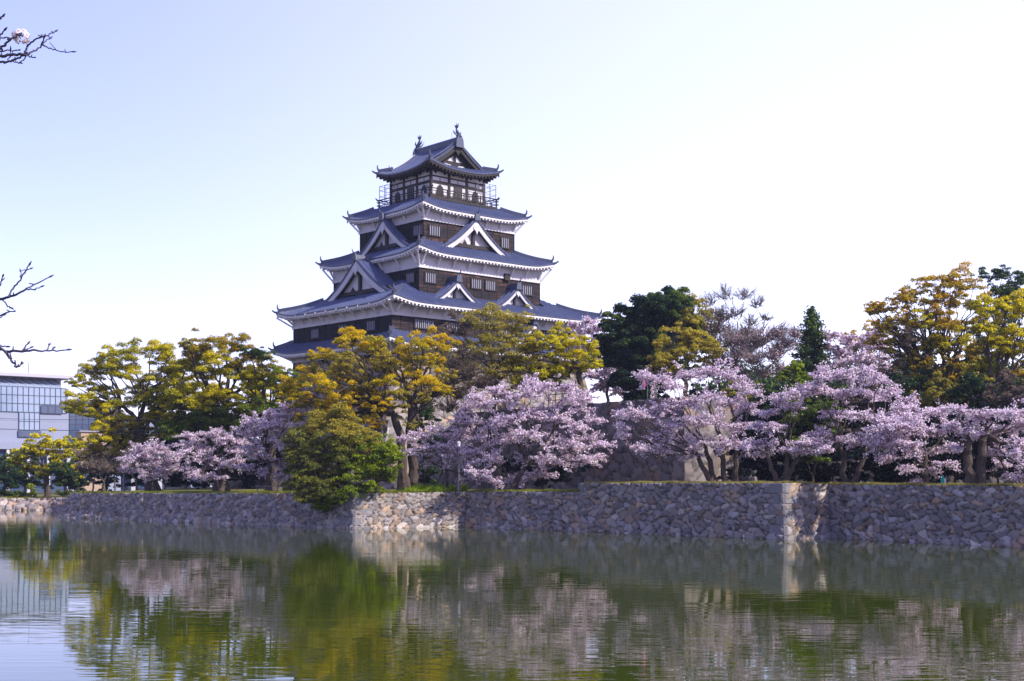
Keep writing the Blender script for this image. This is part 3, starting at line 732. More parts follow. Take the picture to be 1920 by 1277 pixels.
PAL = {  # leaf colours of each kind: two of old leaves, three of the new flush
 'gold':   [(.22,.22,.013), (.34,.32,.013), (.70,.49,.009), (.72,.56,.011), (.67,.36,.011)],
 'yellow': [(0.156,0.176,0.018), (0.273,0.286,0.016), (0.676,0.559,0.010), (0.720,0.624,0.013), (0.598,0.520,0.013)],
 'amber':  [(.19,.18,.020), (.30,.26,.020), (.62,.39,.016), (.58,.43,.014), (.56,.27,.020)],
 'olive': [(0.162,0.149,0.030), (0.230,0.203,0.032), (0.432,0.365,0.035), (0.486,0.405,0.041), (0.378,0.284,0.054)],
 'green': [(0.075,0.120,0.021), (0.112,0.165,0.021), (0.150,0.210,0.021), (0.270,0.330,0.021), (0.105,0.150,0.018)],
 'lush': [(0.088,0.144,0.015), (0.125,0.188,0.015), (0.237,0.312,0.015), (0.375,0.438,0.015), (0.188,0.250,0.015)],
 'mossy': [(0.081,0.101,0.030), (0.121,0.135,0.032), (0.203,0.216,0.030), (0.270,0.270,0.030), (0.176,0.162,0.041)],
 'dark': [(0.022,0.049,0.027), (0.030,0.065,0.030), (0.047,0.092,0.024), (0.162,0.203,0.019), (0.041,0.074,0.027)],
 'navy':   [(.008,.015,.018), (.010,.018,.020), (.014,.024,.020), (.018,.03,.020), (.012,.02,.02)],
 'brown': [(0.149,0.115,0.103), (0.184,0.138,0.115), (0.230,0.172,0.127), (0.196,0.161,0.092), (0.172,0.115,0.092)],
 'cherry': [(.60,.44,.57), (.71,.57,.68), (.80,.69,.78), (.89,.81,.87), (.27,.15,.20)],
 'mauve':  [(.42,.29,.34), (.50,.36,.41), (.56,.42,.48), (.46,.34,.36), (.32,.2,.2)],
}
TREES = {}

def tree(name, label, base, Y, zg, fork, clumps, pal, seed, r0=.3, kind='camphor', dens=1.0, size=.16, group=None, cat='tree', depth=.7,
         fresh=.5, flat=.95, bark='bark', twigs=True, stems=None, lobes=10, limbs=4, nolimb=False, fillin=.85):
    """base: px of the foot; fork: (px, py) where the limbs part; clumps: (px, py, radius px[, palette])"""
    rg = np.random.default_rng(seed)
    bx = (base-960)/F*Y
    t = empty(name, (bx, Y, zg)); O = np.array([bx, Y, zg])
    tag(t, label, cat, group)
    fk = at(fork[0], fork[1], Y) - O
    W_ = MB(); LV = Leaves()
    foots = stems or [(base, fork[0], fork[1])]
    forks = []
    for (b_, fx_, fy_) in foots:
        b0 = np.array([(b_-960)/F*Y - bx, rg.uniform(-.2, .2) if stems else 0, -.25]); f0 = at(fx_, fy_, Y) - O
        pts = bez(b0, f0, 0, rg, 8, .05)
        rr = r0*np.linspace(1, .66, 8); rr[0] *= 1.5; rr[1] *= 1.12
        W_.tube(pts, rr, 9); forks.append((f0, r0*.66))
    cl = []; extra = []
    xs = [c[0] for c in clumps]; span = (max(xs)-min(xs))/2*Y/F
    for c in clumps:
        p, q, r = c[:3]; k = c[3] if len(c) > 3 else pal
        dz = rg.uniform(-1, 1)*depth*max(span*.8, 1.0) if len(c) < 5 else c[4]
        cl.append((at(p, q, Y+dz) - O, r*Y/F, k))
        if kind == 'camphor' and fillin and rg.random() < fillin:     # looser sprays between the main clumps
            p2, q2 = p + rg.uniform(-1, 1)*r*.95, q + rg.uniform(-.35, .8)*r
            extra.append((at(p2, q2, Y - dz*.6 + rg.uniform(-1, 1)) - O, r*.72*Y/F, k))
    nmain = len(cl); cl += extra
    # limbs
    if not nolimb:
        cen = np.array([c[0] for c in cl])
        for f0, fr in forks:
            mine = [i for i in range(len(cl)) if min(range(len(forks)), key=lambda j: np.linalg.norm(forks[j][0]-cen[i])) == [id(x[0]) for x in forks].index(id(f0))]
            if not mine: continue
            ang = [math.atan2(cen[i][2]-f0[2]+.8, cen[i][0]-f0[0]) + .15*cen[i][1] for i in mine]
            order = [mine[j] for j in np.argsort(ang)]
            nl = max(1, min(limbs, len(order)//2 or 1))
            for gidx in np.array_split(np.array(order), nl):
                m = cen[gidx].mean(0); hub = f0 + (m-f0)*.5 + np.array([0, 0, -.06*np.linalg.norm(m-f0)])
                pts = bez(f0, hub, .08, rg, 7, .07); W_.tube(pts, np.linspace(fr*.7, fr*.4, 7), 7)
                for i in gidx:
                    e = cen[i] + np.array([0, 0, -cl[i][1]*.2]); pts = bez(hub, e, .06, rg, 7, .07)
                    W_.tube(pts, np.linspace(fr*.34, max(fr*.08, .02), 7), 6)
    tw = []                                                     # thin twigs as a batch
    for C, r, k in cl:
        P_ = np.array(PAL[k])
        if kind in ('cherry', 'bare'):
            nt_ = int((17 if kind == 'cherry' else 26)*dens)
            for _ in range(nt_):
                d = unit(rg, 1)[0]; d[2] = d[2]*flat*.55 + .10 if kind == 'cherry' else abs(d[2])*.8 + .35; d /= np.linalg.norm(d)
                Ln = r*rg.uniform(.55, 1.15); a = C + unit(rg, 1)[0]*r*.35*np.array([1, 1, flat*.5]); n_ = 6
                sag = rg.uniform(-.25, .12)
                tt = np.linspace(0, 1, n_)[:, None]; pts = a + d*Ln*tt + np.array([0, 0, sag*Ln])*tt**2 + rg.normal(0, .035*Ln, (n_, 3))*(tt > 0)
                tw.append((pts, .028))
                if kind == 'bare':
                    for _k in range(6):
                        j = rg.integers(1, n_-1); dd = d + unit(rg, 1)[0]*.7; dd[2] += .25; l2 = Ln*rg.uniform(.25, .5)
                        tw.append((pts[j] + dd*l2*np.linspace(0, 1, 4)[:, None] + rg.normal(0, .02*l2, (4, 3)), .014))
                nb = int(Ln*size_density(size)*dens*(1 if kind == 'cherry' else .13))
                if nb > 0:
                    ti = rg.uniform(.12, 1.0, nb); pos = np.stack([np.interp(ti, np.linspace(0, 1, n_), pts[:, q]) for q in range(3)], 1)
                    pos += rg.normal(0, 1, (nb, 3))*np.array([.095, .095, .05])
                    w = np.array([.16, .26, .28, .2, .10]); col = P_[rg.choice(5, nb, p=w)]*rg.uniform(.85, 1.12, (nb, 1))
                    nr = unit(rg, nb); nr[:, 2] = np.abs(nr[:, 2])*1.0 + .1
                    LV.add(pos, nr, rg.uniform(.7, 1.35, nb)*size, col)
        elif kind == 'conifer':
            pass
        else:
            # lobes of foliage on a dome: fresh flush on the outside and top, old leaves below
            nlb = max(5, int(lobes*1.35*rg.uniform(.8, 1.2)))
            fr_ = np.clip(fresh + rg.normal(0, .18), 0, 1)
            for _ in range(nlb):
                d = unit(rg, 1)[0]; d[2] = abs(d[2])*1.2 - .5; d /= np.linalg.norm(d)
                lc = C + d*r*np.array([1, 1, flat])*rg.uniform(.35, 1.12); lr = r*rg.uniform(.2, .44)
                tw.append((bez(C - np.array([0, 0, r*.3]), lc, .05, rg, 4, .04), .02))
                n_ = int(min(20*dens*(lr/size)**2, 1100)) + 8
                dd = unit(rg, n_); dd[:, 2] = np.where(dd[:, 2] < -.25, -dd[:, 2]*.6, dd[:, 2])
                rad = rg.uniform(.35, 1.05, n_)[:, None]**.6
                pos = lc + dd*lr*rad*np.array([1, 1, .8])
                lh = np.clip(.5 + .5*dd[:, 2]*rad[:, 0] + .25*(d[2]), 0, 1)
                isf = rg.random(n_) < np.clip(lh*1.25*fr_*1.25, 0, 1)
                ch = np.where(isf, rg.choice([2, 3, 4], n_, p=[.4, .38, .22]), rg.choice([0, 1], n_, p=[.6, .4]))
                col = P_[ch]*rg.uniform(.75, 1.2, (n_, 1))
                nr = dd*.7 + unit(rg, n_)*.8 + np.array([0, 0, .35])
                LV.add(pos, nr, rg.uniform(.65, 1.3, n_)*size, col)
    if twigs and tw:
        for pts, rr in tw: W_.tube(pts, np.linspace(rr, rr*.45, len(pts)), 3, False)
    W_.build('trunk', M[bark], t)
    if LV.c: LV.build('crown', M['petal'] if kind in ('cherry',) or pal == 'mauve' else M['leaf'], t, rg, .9 if kind == 'cherry' else .62)
    return t

def size_density(size): return 66*(.11/size)

def fill(seed, n, e, rr, pal=None, yb=0):
    """n clumps scattered in an ellipse (px, py, rx, ry) of the photograph, evenly spaced"""
    rg = np.random.default_rng(seed); o = []; tries = 0; px, py, rx, ry = e
    while len(o) < n and tries < 4000:
        tries += 1
        x, y = rg.uniform(-1, 1, 2)
        if x*x + y*y > 1: continue
        r = rg.uniform(*rr); X, Y_ = px + x*max(rx-r*.6, 1), py + y*max(ry-r*.5, 1)
        if any((X-q[0])**2 + ((Y_-q[1])*1.2)**2 < (min(r, q[2])*.85)**2 for q in o) and tries < 3000: continue
        o.append((X, Y_, r) if pal is None else (X, Y_, r, pal))
    return o

def bush(name, label, Y, zg, clumps, pal, seed, cat='shrub', group=None, **k):
    px = sum(c[0] for c in clumps)/len(clumps)
    py = HOR + (EYE-zg)*F/Y
    return tree(name, label, px, Y, zg, (px, py-12), clumps, pal, seed, r0=k.pop('r0', .09), cat=cat, group=group, limbs=5, **k)

G1, G2, G3, G4 = 'cherry trees in blossom along the moat', 'camphor trees with yellow spring leaves', 'leafless trees behind the cherries', 'cherry trees in the upper ward'

# --- camphors on the left, behind the low island
tree('camphor_tree', 'spreading yellow green camphor tree left of the castle with open branches against the sky', 288, 117, 2.2, (262, 790),
     [(250,668,34),(285,655,30),(320,670,32),(205,668,28),(175,700,30),(225,700,34),(265,705,30),(310,705,34),(345,690,26),(150,745,28),(135,768,22),(185,738,28),(220,755,30),
      (255,745,34),(290,745,30),(325,740,32),(200,790,30),(165,775,20),(240,795,26),(300,790,26),(190,820,30),(230,830,28),(170,835,22),(345,735,24),(160,720,22),(330,705,30),(350,720,28),(300,765,26),(270,800,24,'olive'),(220,805,24,'olive'),(195,765,26),(325,780,26,'olive'),(230,820,28,'olive'),(265,825,26,'olive'),(190,805,26,'olive'),(300,815,24,'olive'),(175,845,22,'olive'),(210,850,22,'olive')],
     'yellow', 101, .55, dens=.85, size=.125, group=G2, fresh=.5, depth=.5, limbs=6)
tree('camphor_tree', 'tall rounded camphor tree with amber crown top between the open camphor and the castle', 415, 112.5, 2.2, (420, 790),
     [(395,645,34,'amber'),(430,650,32,'amber'),(365,665,30,'amber'),(455,672,28,'amber'),(345,650,18,'olive'),(400,685,38),(440,700,34),(360,700,34),(470,705,30),(385,735,40),(430,740,36),(350,745,34),
      (470,745,34),(400,780,40,'green'),(440,785,38,'green'),(360,785,36,'green'),(330,760,28),(480,780,30,'green'),(480,765,28),(495,740,26),(420,815,36,'green'),(370,820,34,'green'),(330,810,28,'green'),(455,820,30,'green'),(400,800,38,'green'),(430,805,36,'green'),(370,795,34,'green'),(345,815,28,'green'),(410,845,32,'dark'),(445,850,30,'dark'),(370,850,30,'dark'),(335,790,28,'green'),(490,800,28,'green'),(395,760,36),(440,765,34)],
     'yellow', 102, .6, dens=1.0, size=.125, group=G2, fresh=.45, depth=.55, limbs=5)
tree('camphor_tree', 'dark green broad crowned tree just left of the castle stone base', 510, 108.5, 2.25, (505, 800),
     [(490,670,24,'dark'),(468,660,16,'dark'),(505,690,26,'olive'),(530,705,24,'green'),(495,715,34),(525,735,32),(470,725,28),(545,745,30),(510,765,34,'green'),(545,780,30,'green'),(480,790,34,'green'),(520,805,30,'green'),(555,715,20,'green')],
     'yellow', 103, .45, dens=1.0, size=.12, group=G2, fresh=.42, depth=.5)
# --- golden camphor in front of the keep
tree('camphor_tree', 'golden orange camphor tree in front of the castle with dark forked trunk', 762, 97, 2.45, (738, 770),
     [(665,632,30),(640,640,18),(688,655,24),(612,668,24),(590,665,14),(640,672,26,'olive'),(708,650,30),(745,660,30),(720,690,28,'olive'),(765,645,28),(800,640,30),(830,650,26),(780,675,30,'olive'),(815,680,24),(750,700,28),
      (650,705,30,'olive'),(690,715,32,'olive'),(612,700,24,'olive'),(575,715,28),(545,722,28),(605,730,34),(640,745,30),(570,750,26,'amber'),(665,755,26),(700,745,28),(740,735,26,'olive'),(775,725,24),(805,728,32),(835,735,18),(720,765,22),
      (690,782,26,'olive'),(640,775,30),(600,770,20,'olive'),(700,690,24,'olive'),(660,690,24,'olive'),(570,695,14),(560,780,10),(585,778,10),(660,785,26),(610,790,18,'olive'),(705,800,18,'amber'),(690,825,18,'amber'),(700,845,16,'amber'),(780,700,26,'olive'),(830,705,24,'olive'),(765,790,20,'olive'),(785,812,14,'amber'),(560,735,24),(585,750,24),(620,760,26,'olive'),(655,740,28),(680,735,26),(725,715,26),(640,695,24,'olive'),(600,790,22,'olive'),(560,760,18,'olive'),(790,755,20,'olive'),(755,760,20,'olive')],
     'gold', 104, .42, dens=.85, size=.11, group=G2, fresh=.62, depth=.85, limbs=7, stems=[(758, 738, 775), (768, 772, 760)], lobes=8)
tree('zelkova_tree', 'sparse olive green tree with thin upright trunk before the castle centre', 925, 106, 7.0, (925, 700),
     [(890,600,28),(920,585,26),(950,600,30),(985,600,24),(900,630,32),(940,630,34),(975,625,28),(870,650,26),(905,665,32),(945,660,32),(985,655,26),(870,690,28),(905,700,30),(955,695,28),(860,615,16,'brown'),(835,620,14,'brown'),(840,645,18,'brown'),(850,590,10,'brown'),(1000,640,20),(850,670,22),(860,710,26,'brown'),(890,720,28),(925,725,28,'brown'),(960,722,26),(990,715,24,'brown'),(835,690,22),(825,715,20,'brown'),(845,735,20),(875,742,20,'brown'),(1010,690,20,'brown'),(805,760,16,'brown')],
     'olive', 105, .2, dens=.36, size=.13, fresh=.62, depth=.5, limbs=6, lobes=11)
tree('camphor_tree', 'yellow camphor tree in front of the right end of the castle', 1088, 104, 8.9, (1085, 690),
     [(1020,640,26),(1045,630,24),(1070,650,28),(1010,670,26),(1040,665,28),(1075,680,28),(1100,660,24),(1110,685,18),(1005,700,26),(1035,700,26),(1070,705,20),(985,690,24),(975,715,22),(1010,720,20),(1085,640,18),(1050,722,16,'green'),(1078,728,10),(990,655,22,'olive'),(960,680,22,'olive')],
     'yellow', 106, .3, dens=.9, size=.11, group=G2, fresh=.68, depth=.45, limbs=5)

tree('bare_tree', 'brown twiggy tree just right of the golden camphor, before the sunlit rampart', 862, 102, 2.6, (862, 800), [(850,690,28),(880,705,28),(905,725,26),(835,720,26),(865,745,28),(815,745,24),(840,770,24),(890,755,24),(800,775,20),(870,670,22),(825,690,20)], 'brown', 315, .13, 'bare', 1.6, .14, G3, limbs=6)
# --- big bush hanging over the wall
bush('evergreen_bush', 'big round dark green bush hanging over the moat wall below the golden camphor', 88.4, 2.3,
     [(600,795,31,'olive'),(640,800,33,'olive'),(680,825,30,'olive'),(570,830,30,'mossy'),(615,840,35,'mossy'),(655,855,35,'mossy'),(697,850,30),(720,838,23),(575,870,33,'mossy'),(620,885,36,'mossy'),(665,890,35),(708,880,28),(728,862,20),
      (565,905,26,'mossy'),(605,922,31,'mossy'),(652,925,30),(692,912,23),(600,948,21),(575,932,21,'mossy'),(722,898,15),(555,885,20,'mossy'),(640,775,23,'olive'),(552,850,18,'mossy'),(640,865,33),(680,870,31),(590,900,30,'mossy'),(630,905,31),(545,915,15,'mossy')],
     'lush', 107, dens=.5, size=.12, fresh=.5, depth=.35, lobes=20, flat=1.0)

# --- cherries along the moat, left to right
def cherry(label, base, Y, zg, fork, clumps, seed, r0=.2, dens=1.0, size=.11, stems=None, group=G1, **k):
    return tree('cherry_tree', label, base, Y, zg, fork, clumps, 'cherry', seed, r0, 'cherry', dens, size, group, stems=stems, flat=.75, **k)
cherry('small lilac shaded cherry tree at the left end of the island', 285, 110, 2.2, (283, 885), [(255,858,30),(285,850,30),(312,865,26),(270,885,26),(300,890,24),(240,880,20),(325,850,20),(300,840,24),(265,840,22),(320,880,22),(245,860,20),(285,870,24)], 201, .16, size=.105)
cherry('low cherry tree second from the left on the island', 415, 107, 2.3, (410, 880), [(360,820,26),(395,815,28),(430,825,26),(350,850,28),(390,860,28),(425,870,24),(365,885,24),(405,895,22),(445,845,22),(380,840,22),(350,880,22),(375,895,18),(440,865,22),(415,815,24),(455,830,20),(350,835,22)], 202, .26, size=.105)
cherry('cherry tree climbing against the dark camphor left of the big bush', 505, 101, 2.35, (505, 870), [(540,765,24),(505,775,24),(480,790,26),(520,795,26),(550,800,22),(465,815,26),(500,825,28),(535,830,26),(480,855,24),(520,865,26),(550,860,22),(460,875,22),(530,890,22),(495,885,20),(555,770,14),(475,840,24),(540,810,24),(500,800,24),(560,830,20),(540,875,20),(465,795,20),(525,780,22)], 203, .18, size=.125)
cherry('slim cherry tree with pale blossom beside the golden camphor trunk', 838, 92, 2.5, (836, 880), [(760,825,22),(790,815,24),(820,805,24),(800,840,24),(835,840,26),(770,850,20),(860,825,24),(845,865,22),(815,865,20),(872,870,22),(880,900,20),(905,895,18)], 204, .13, size=.112)
cherry('biggest cherry tree, wide pink dome in front of the inner wall at the castle corner', 945, 90.5, 2.55, (955, 868),
     [(985,740,38),(1025,735,36),(945,745,34),(905,758,30),(1065,750,34),(1095,768,28),(1000,775,40),(960,785,38),(1040,785,38),(920,795,34),(880,790,30),(860,812,28),(1080,800,32),(1115,790,22),(900,825,34),(945,825,36),(990,815,38),
      (1030,825,36),(1070,835,34),(1105,825,26),(1130,835,20),(920,860,30),(985,860,34),(1025,865,32),(1065,860,30),(1100,862,24),(885,850,26),(900,888,24),(925,900,20),(990,890,26),(1020,890,22),(960,905,18),(1120,858,16),(890,745,26),(870,770,26),(930,730,26),(1095,742,24),(1060,728,24),(1000,722,24),(860,842,24)], 205, .24, dens=1.1, size=.112, limbs=7, stems=[(940, 930, 880), (952, 985, 868)], depth=.45)
cherry('broad pink cherry tree with several leaning trunks above the tall wall', 1365, 82.5, 3.05, (1375, 800),
     [(1225,712,30),(1205,705,20),(1260,722,30),(1290,705,30),(1330,700,30),(1365,705,30),(1395,725,28),(1245,765,32),(1290,755,34),(1330,745,34),(1370,755,34),(1405,765,28),(1215,785,30),(1190,775,22),(1260,800,34),(1305,790,36),(1345,790,36),
      (1385,800,34),(1170,780,18),(1230,820,30),(1275,830,32),(1320,830,34),(1360,835,32),(1175,815,22),(1200,840,20),(1245,850,24),(1300,850,24),(1160,800,14),(1415,735,18),(1395,835,24)], 206, .2, dens=1.05, size=.105, limbs=6,
     stems=[(1345, 1322, 835), (1358, 1352, 822), (1374, 1382, 815), (1340, 1305, 850)], depth=.45)
cherry('cherry tree with vase shaped trunk directly above the quoin corner', 1467, 77, 3.1, (1462, 862),
     [(1480,740,24),(1510,735,22),(1460,755,24),(1435,775,22),(1425,800,24),(1455,800,26),(1490,760,22),(1415,830,24),(1445,835,26),(1480,845,26),(1510,835,22),(1425,850,18),(1500,850,18),(1530,845,18),(1400,840,16)], 207, .17, size=.105, stems=[(1462, 1440, 850), (1468, 1475, 840), (1472, 1500, 855)])
cherry('tall cherry tree with forked pale trunk on the wall right of the quoin corner', 1594, 77, 3.02, (1592, 840),
     [(1545,705,28),(1580,700,30),(1615,700,30),(1650,712,28),(1520,730,26),(1560,735,32),(1600,735,34),(1640,745,30),(1675,735,24),(1570,775,30),(1610,780,32),(1650,785,28),(1540,815,28),(1575,825,30),(1615,830,28),(1650,820,26),(1520,835,22),(1550,840,22),(1680,770,24),(1700,750,20),(1655,835,28,'cherry',-4.7),(1675,806,32,'cherry',-5.2),(1700,785,30,'cherry',-4.8),(1660,790,28,'cherry',-4.2),(1690,835,28,'cherry',-5.2),(1668,822,28,'cherry',-4.2),(1685,800,30,'cherry',-5.7),(1705,835,26,'cherry',-5.8),(1725,800,26,'cherry',-5.0),(1640,815,26,'cherry',-4.0)], 208, .19, dens=1.05, size=.105,  # clumps with a depth offset are added to shade the wall return
     stems=[(1590, 1575, 815), (1598, 1625, 825)], limbs=5)
cherry('cherry tree with drooping low boughs beside the small green post', 1738, 74.5, 3.0, (1735, 850),
     [(1700,765,26),(1735,775,28),(1765,770,24),(1680,800,26),(1715,810,28),(1750,808,28),(1785,795,24),(1690,840,24),(1725,850,28),(1760,845,26),(1665,860,20),(1700,878,22),(1740,885,24),(1775,872,20),(1790,840,18),(1720,905,12)], 209, .17, size=.105)
cherry('old cherry tree with thick double trunk at the right end of the wall', 1833, 69.5, 3.0, (1832, 820),
     [(1800,770,24),(1835,780,28),(1870,775,28),(1900,780,26),(1815,810,26),(1850,815,28),(1890,805,26),(1925,795,26),(1800,840,20),(1870,845,24),(1910,830,24),(1940,840,24),(1880,870,20),(1920,868,22),(1890,892,12),(1780,800,20)], 210, .31, size=.10, stems=[(1822, 1815, 830), (1842, 1848, 815)])
cherry('cherry tree cut by the right edge of the photo, branches hanging low', 1975, 66, 3.0, (1965, 800),
     [(1905,775,24),(1940,765,28),(1975,780,30),(1900,850,20),(1930,870,20),(1910,895,12),(1960,850,26),(2000,830,28)], 211, .2, size=.10)
# cherries higher up in the ward
cherry('pale pink cherry tree on the upper ward beside the conifer', 1612, 108, 8.97, (1610, 720), [(1575,655,26),(1605,645,28),(1640,650,26),(1565,685,26),(1600,680,30),(1635,685,28),(1660,672,20),(1555,710,22),(1590,712,24),(1650,640,18),(1540,690,18),(1550,655,22),(1548,632,16),(1590,632,20),(1625,635,20),(1585,668,26),(1620,668,26),(1655,690,20),(1560,628,18),(1648,622,20),(1665,645,20),(1668,620,14)], 212, .2, .9, .17, group=G4)
cherry('white cherry tree in the gap between the castle and the dark evergreen', 1140, 122, 9.0, (1138, 720), [(1095,620,24),(1120,615,24),(1100,650,24),(1125,680,26),(1110,705,22),(1145,715,26),(1165,735,20),(1075,610,16),(1130,650,20),(1150,690,20),(1105,605,18),(1085,635,20),(1120,640,22),(1110,670,24),(1135,700,24),(1155,655,18),(1100,690,18),(1130,725,22),(1160,712,20)], 213, .18, 1.2, .18, group=G4)
tree('bare_cherry_tree', 'reddish mauve budding cherry tree behind the leaning cherry trunks', 1400, 104, 8.97, (1400, 720), [(1390,645,34),(1430,640,34),(1460,635,34),(1410,680,34),(1450,675,30),(1375,680,28),(1480,650,24),(1430,705,26),(1400,660,30),(1460,660,30),(1385,705,26),(1465,700,26),(1420,650,28),(1490,630,20)], 'mauve', 214, .16, 'bare', 1.5, .16, G3, bark='bark_pale', limbs=6)
# --- trees of the upper ward
tree('evergreen_oak', 'huge dome shaped dark evergreen tree right of the castle', 1205, 113, 8.97, (1205, 720),
     [(1200,590,36),(1240,575,34),(1270,572,32,'green'),(1165,610,32),(1145,640,28),(1150,605,20,'green'),(1185,640,38),(1225,620,40),(1265,610,36),(1295,600,28,'olive'),(1160,680,34),(1200,680,40),(1240,660,38),(1180,715,36),(1215,715,34),(1145,665,24),(1255,690,30),(1160,640,30),(1275,635,32),(1300,625,22),(1235,560,20,'green'),(1190,740,26),(1165,710,26),(1215,745,28),(1240,720,30),(1160,650,30),(1195,665,36),(1230,650,36),(1180,760,24),(1210,600,36),(1175,640,34),(1260,650,32),(1280,580,26)],
     'dark', 301, .4, dens=2.2, size=.17, fresh=.22, depth=.6, flat=.9, lobes=14)
tree('budding_tree', 'brownish budding tree on top of the dark evergreen dome', 1290, 117, 8.97, (1285, 690), [(1290,580,28),(1315,595,28),(1300,565,20),(1275,570,20,'brown'),(1325,585,20),(1310,630,24,'brown'),(1275,590,22,'brown'),(1325,620,26),(1300,610,26,'brown'),(1335,640,22,'brown')], 'olive', 302, .2, dens=.5, size=.18, fresh=.5)
tree('olive_tree', 'soft olive green rounded tree above the leaning cherry', 1285, 104, 8.97, (1285, 715), [(1260,640,28),(1290,630,28),(1320,640,28),(1245,670,28),(1280,665,32),(1315,670,30),(1340,655,22),(1255,695,24),(1290,695,26),(1330,690,22),(1235,690,18)], 'olive', 303, .16, dens=.8, size=.16, fresh=.75)
tree('bare_tree', 'tall leafless tree with upswept twigs against the white sky', 1400, 118, 8.97, (1380, 640), [(1330,570,26),(1360,560,28),(1395,560,26),(1420,575,22),(1345,600,28),(1380,595,28),(1410,610,22),(1365,630,26),(1435,600,16)], 'brown', 304, .16, 'bare', .9, .13, G3, bark='bark_pale', limbs=6)
tree('bare_tree', 'brown twiggy tree between the olive tree and the budding cherry', 1345, 110, 8.97, (1345, 700), [(1345,620,28),(1365,650,28),(1355,600,24),(1380,640,26),(1400,630,24),(1420,650,24),(1330,640,24),(1385,670,26),(1350,680,26),(1410,680,24),(1340,660,26),(1370,690,24),(1335,690,22)], 'brown', 305, .13, 'bare', 1.3, .15, G3, limbs=5)
# conifer
def conifer(label, px, Y, zg, ytop, wpx, seed):
    rg = np.random.default_rng(seed); bx = (px-960)/F*Y; t = empty('conifer', (bx, Y, zg)); tag(t, label, 'conifer')
    H = EYE + (HOR-ytop)*Y/F - zg; w = wpx*Y/F; W_ = MB(); W_.tube([(0,0,-.2), (.05,0,H*.5), (0,0,H)], [.22,.14,.02], 8); L = Leaves(); P_ = np.array(PAL['dark'])*1.3
    for i in range(230):
        f = rg.uniform(.12, .99); z = H*f; ln = w*(1-f)**.6*rg.uniform(.45, 1.25) + .1; a = rg.uniform(0, 6.283); d = np.array([math.cos(a), math.sin(a), rg.uniform(-.05, .35)])
        pts = np.array([0, 0, z]) + d*ln*np.linspace(0, 1, 5)[:, None]; W_.tube(pts, np.linspace(.03, .01, 5), 3, False)
        n = int(46*ln)+6; tt = rg.uniform(.15, 1.05, n)[:, None]; pos = np.array([0, 0, z]) + d*ln*tt + rg.normal(0, .13, (n, 3)); L.add(pos, unit(rg, n)+d*.3, rg.uniform(.12, .26, n), P_[rg.choice(5, n)]*rg.uniform(.7, 1.2, (n, 1)))
    W_.build('trunk', M['bark'], t); L.build('crown', M['leaf'], t, rg)
conifer('slender dark conifer standing up above the cherries right of the bare trees', 1521, 108, 8.97, 576, 46, 306)
bush('round_shrub', 'clipped round green shrub on the upper ward left of the conifer', 96, 8.97, [(1488,690,20),(1475,705,16),(1500,705,16),(1488,715,16)], 'lush', 307, fresh=.3, size=.13)
tree('camphor_tree', 'small amber tree behind the pale cherry near the conifer', 1640, 125, 8.97, (1640, 690), [(1600,635,18),(1630,618,20),(1655,625,22),(1615,650,18),(1645,645,20),(1580,640,12)], 'amber', 308, .16, dens=.7, size=.16, group=G2, fresh=.5)
tree('camphor_tree', 'tallest amber and orange camphor tree with twisting bare limbs at the right', 1770, 99, 8.97, (1765, 730),
     [(1760,530,32),(1795,525,30),(1725,545,26),(1825,535,26),(1690,575,24),(1660,580,22),(1640,575,18),(1630,588,12),(1735,580,32),(1775,570,34),(1815,570,30),(1700,610,24),(1745,615,32),(1785,610,34),(1680,640,22,'yellow'),(1715,650,28,'yellow'),(1760,650,32,'yellow'),(1800,650,30),(1695,685,24,'olive'),(1735,690,26,'brown'),(1775,690,26),(1720,715,22,'olive'),(1665,660,16,'olive'),(1690,715,20,'brown'),(1835,600,24),(1700,735,26,'brown'),(1740,725,28,'olive'),(1780,720,28),(1675,745,22,'olive'),(1760,755,26,'brown'),(1810,700,26,'olive'),(1720,680,28),(1655,700,20,'brown'),(1650,640,22),(1670,615,22,'olive'),(1690,600,24),(1705,640,26,'brown'),(1725,605,26,'yellow'),(1745,645,26,'olive'),(1770,610,28),(1790,640,28,'yellow'),(1680,670,24,'brown'),(1725,670,26,'olive'),(1770,540,28),(1700,560,24),(1660,610,20),(1800,740,26,'brown')],
     'amber', 309, .42, dens=.62, size=0.152, group=G2, fresh=.62, depth=.5, limbs=8)
tree('camphor_tree', 'bright yellow camphor tree leaning in from the right edge', 1890, 94, 8.97, (1870, 740),
     [(1850,570,28),(1885,575,28),(1915,590,28),(1840,615,26),(1875,620,30),(1910,630,28),(1850,655,26),(1890,665,28),(1925,655,28),(1840,695,22),(1915,700,24,'amber'),(1945,620,30),(1870,700,22,'olive'),(1950,690,28),(1830,660,20,'olive'),(1850,725,24,'olive'),(1895,730,26,'brown'),(1930,735,24),(1870,640,26),(1905,560,22)],
     'yellow', 310, .38, dens=.75, size=0.144, group=G2, fresh=.6, depth=.5, limbs=6)
tree('pine_tree', 'dark green tree rising behind the camphors at the right edge', 1880, 112, 8.97, (1880, 700), [(1855,520,24),(1880,515,20),(1900,530,22),(1870,545,24),(1915,520,16),(1890,560,28),(1915,560,26),(1860,580,24),(1885,600,30),(1850,640,30),(1900,650,34),(1820,620,24),(1800,700,28),(1850,710,30),(1900,720,32),(1760,700,28,'green'),(1720,720,28,'brown'),(1690,730,26),(1780,740,30),(1830,750,32),(1890,760,32),(1740,750,30),(1660,700,20,'brown'),(1930,700,30),(1830,680,28,'green'),(1870,690,28,'green')], 'dark', 311, .3, dens=.8, size=0.128, fresh=.35, depth=.6)
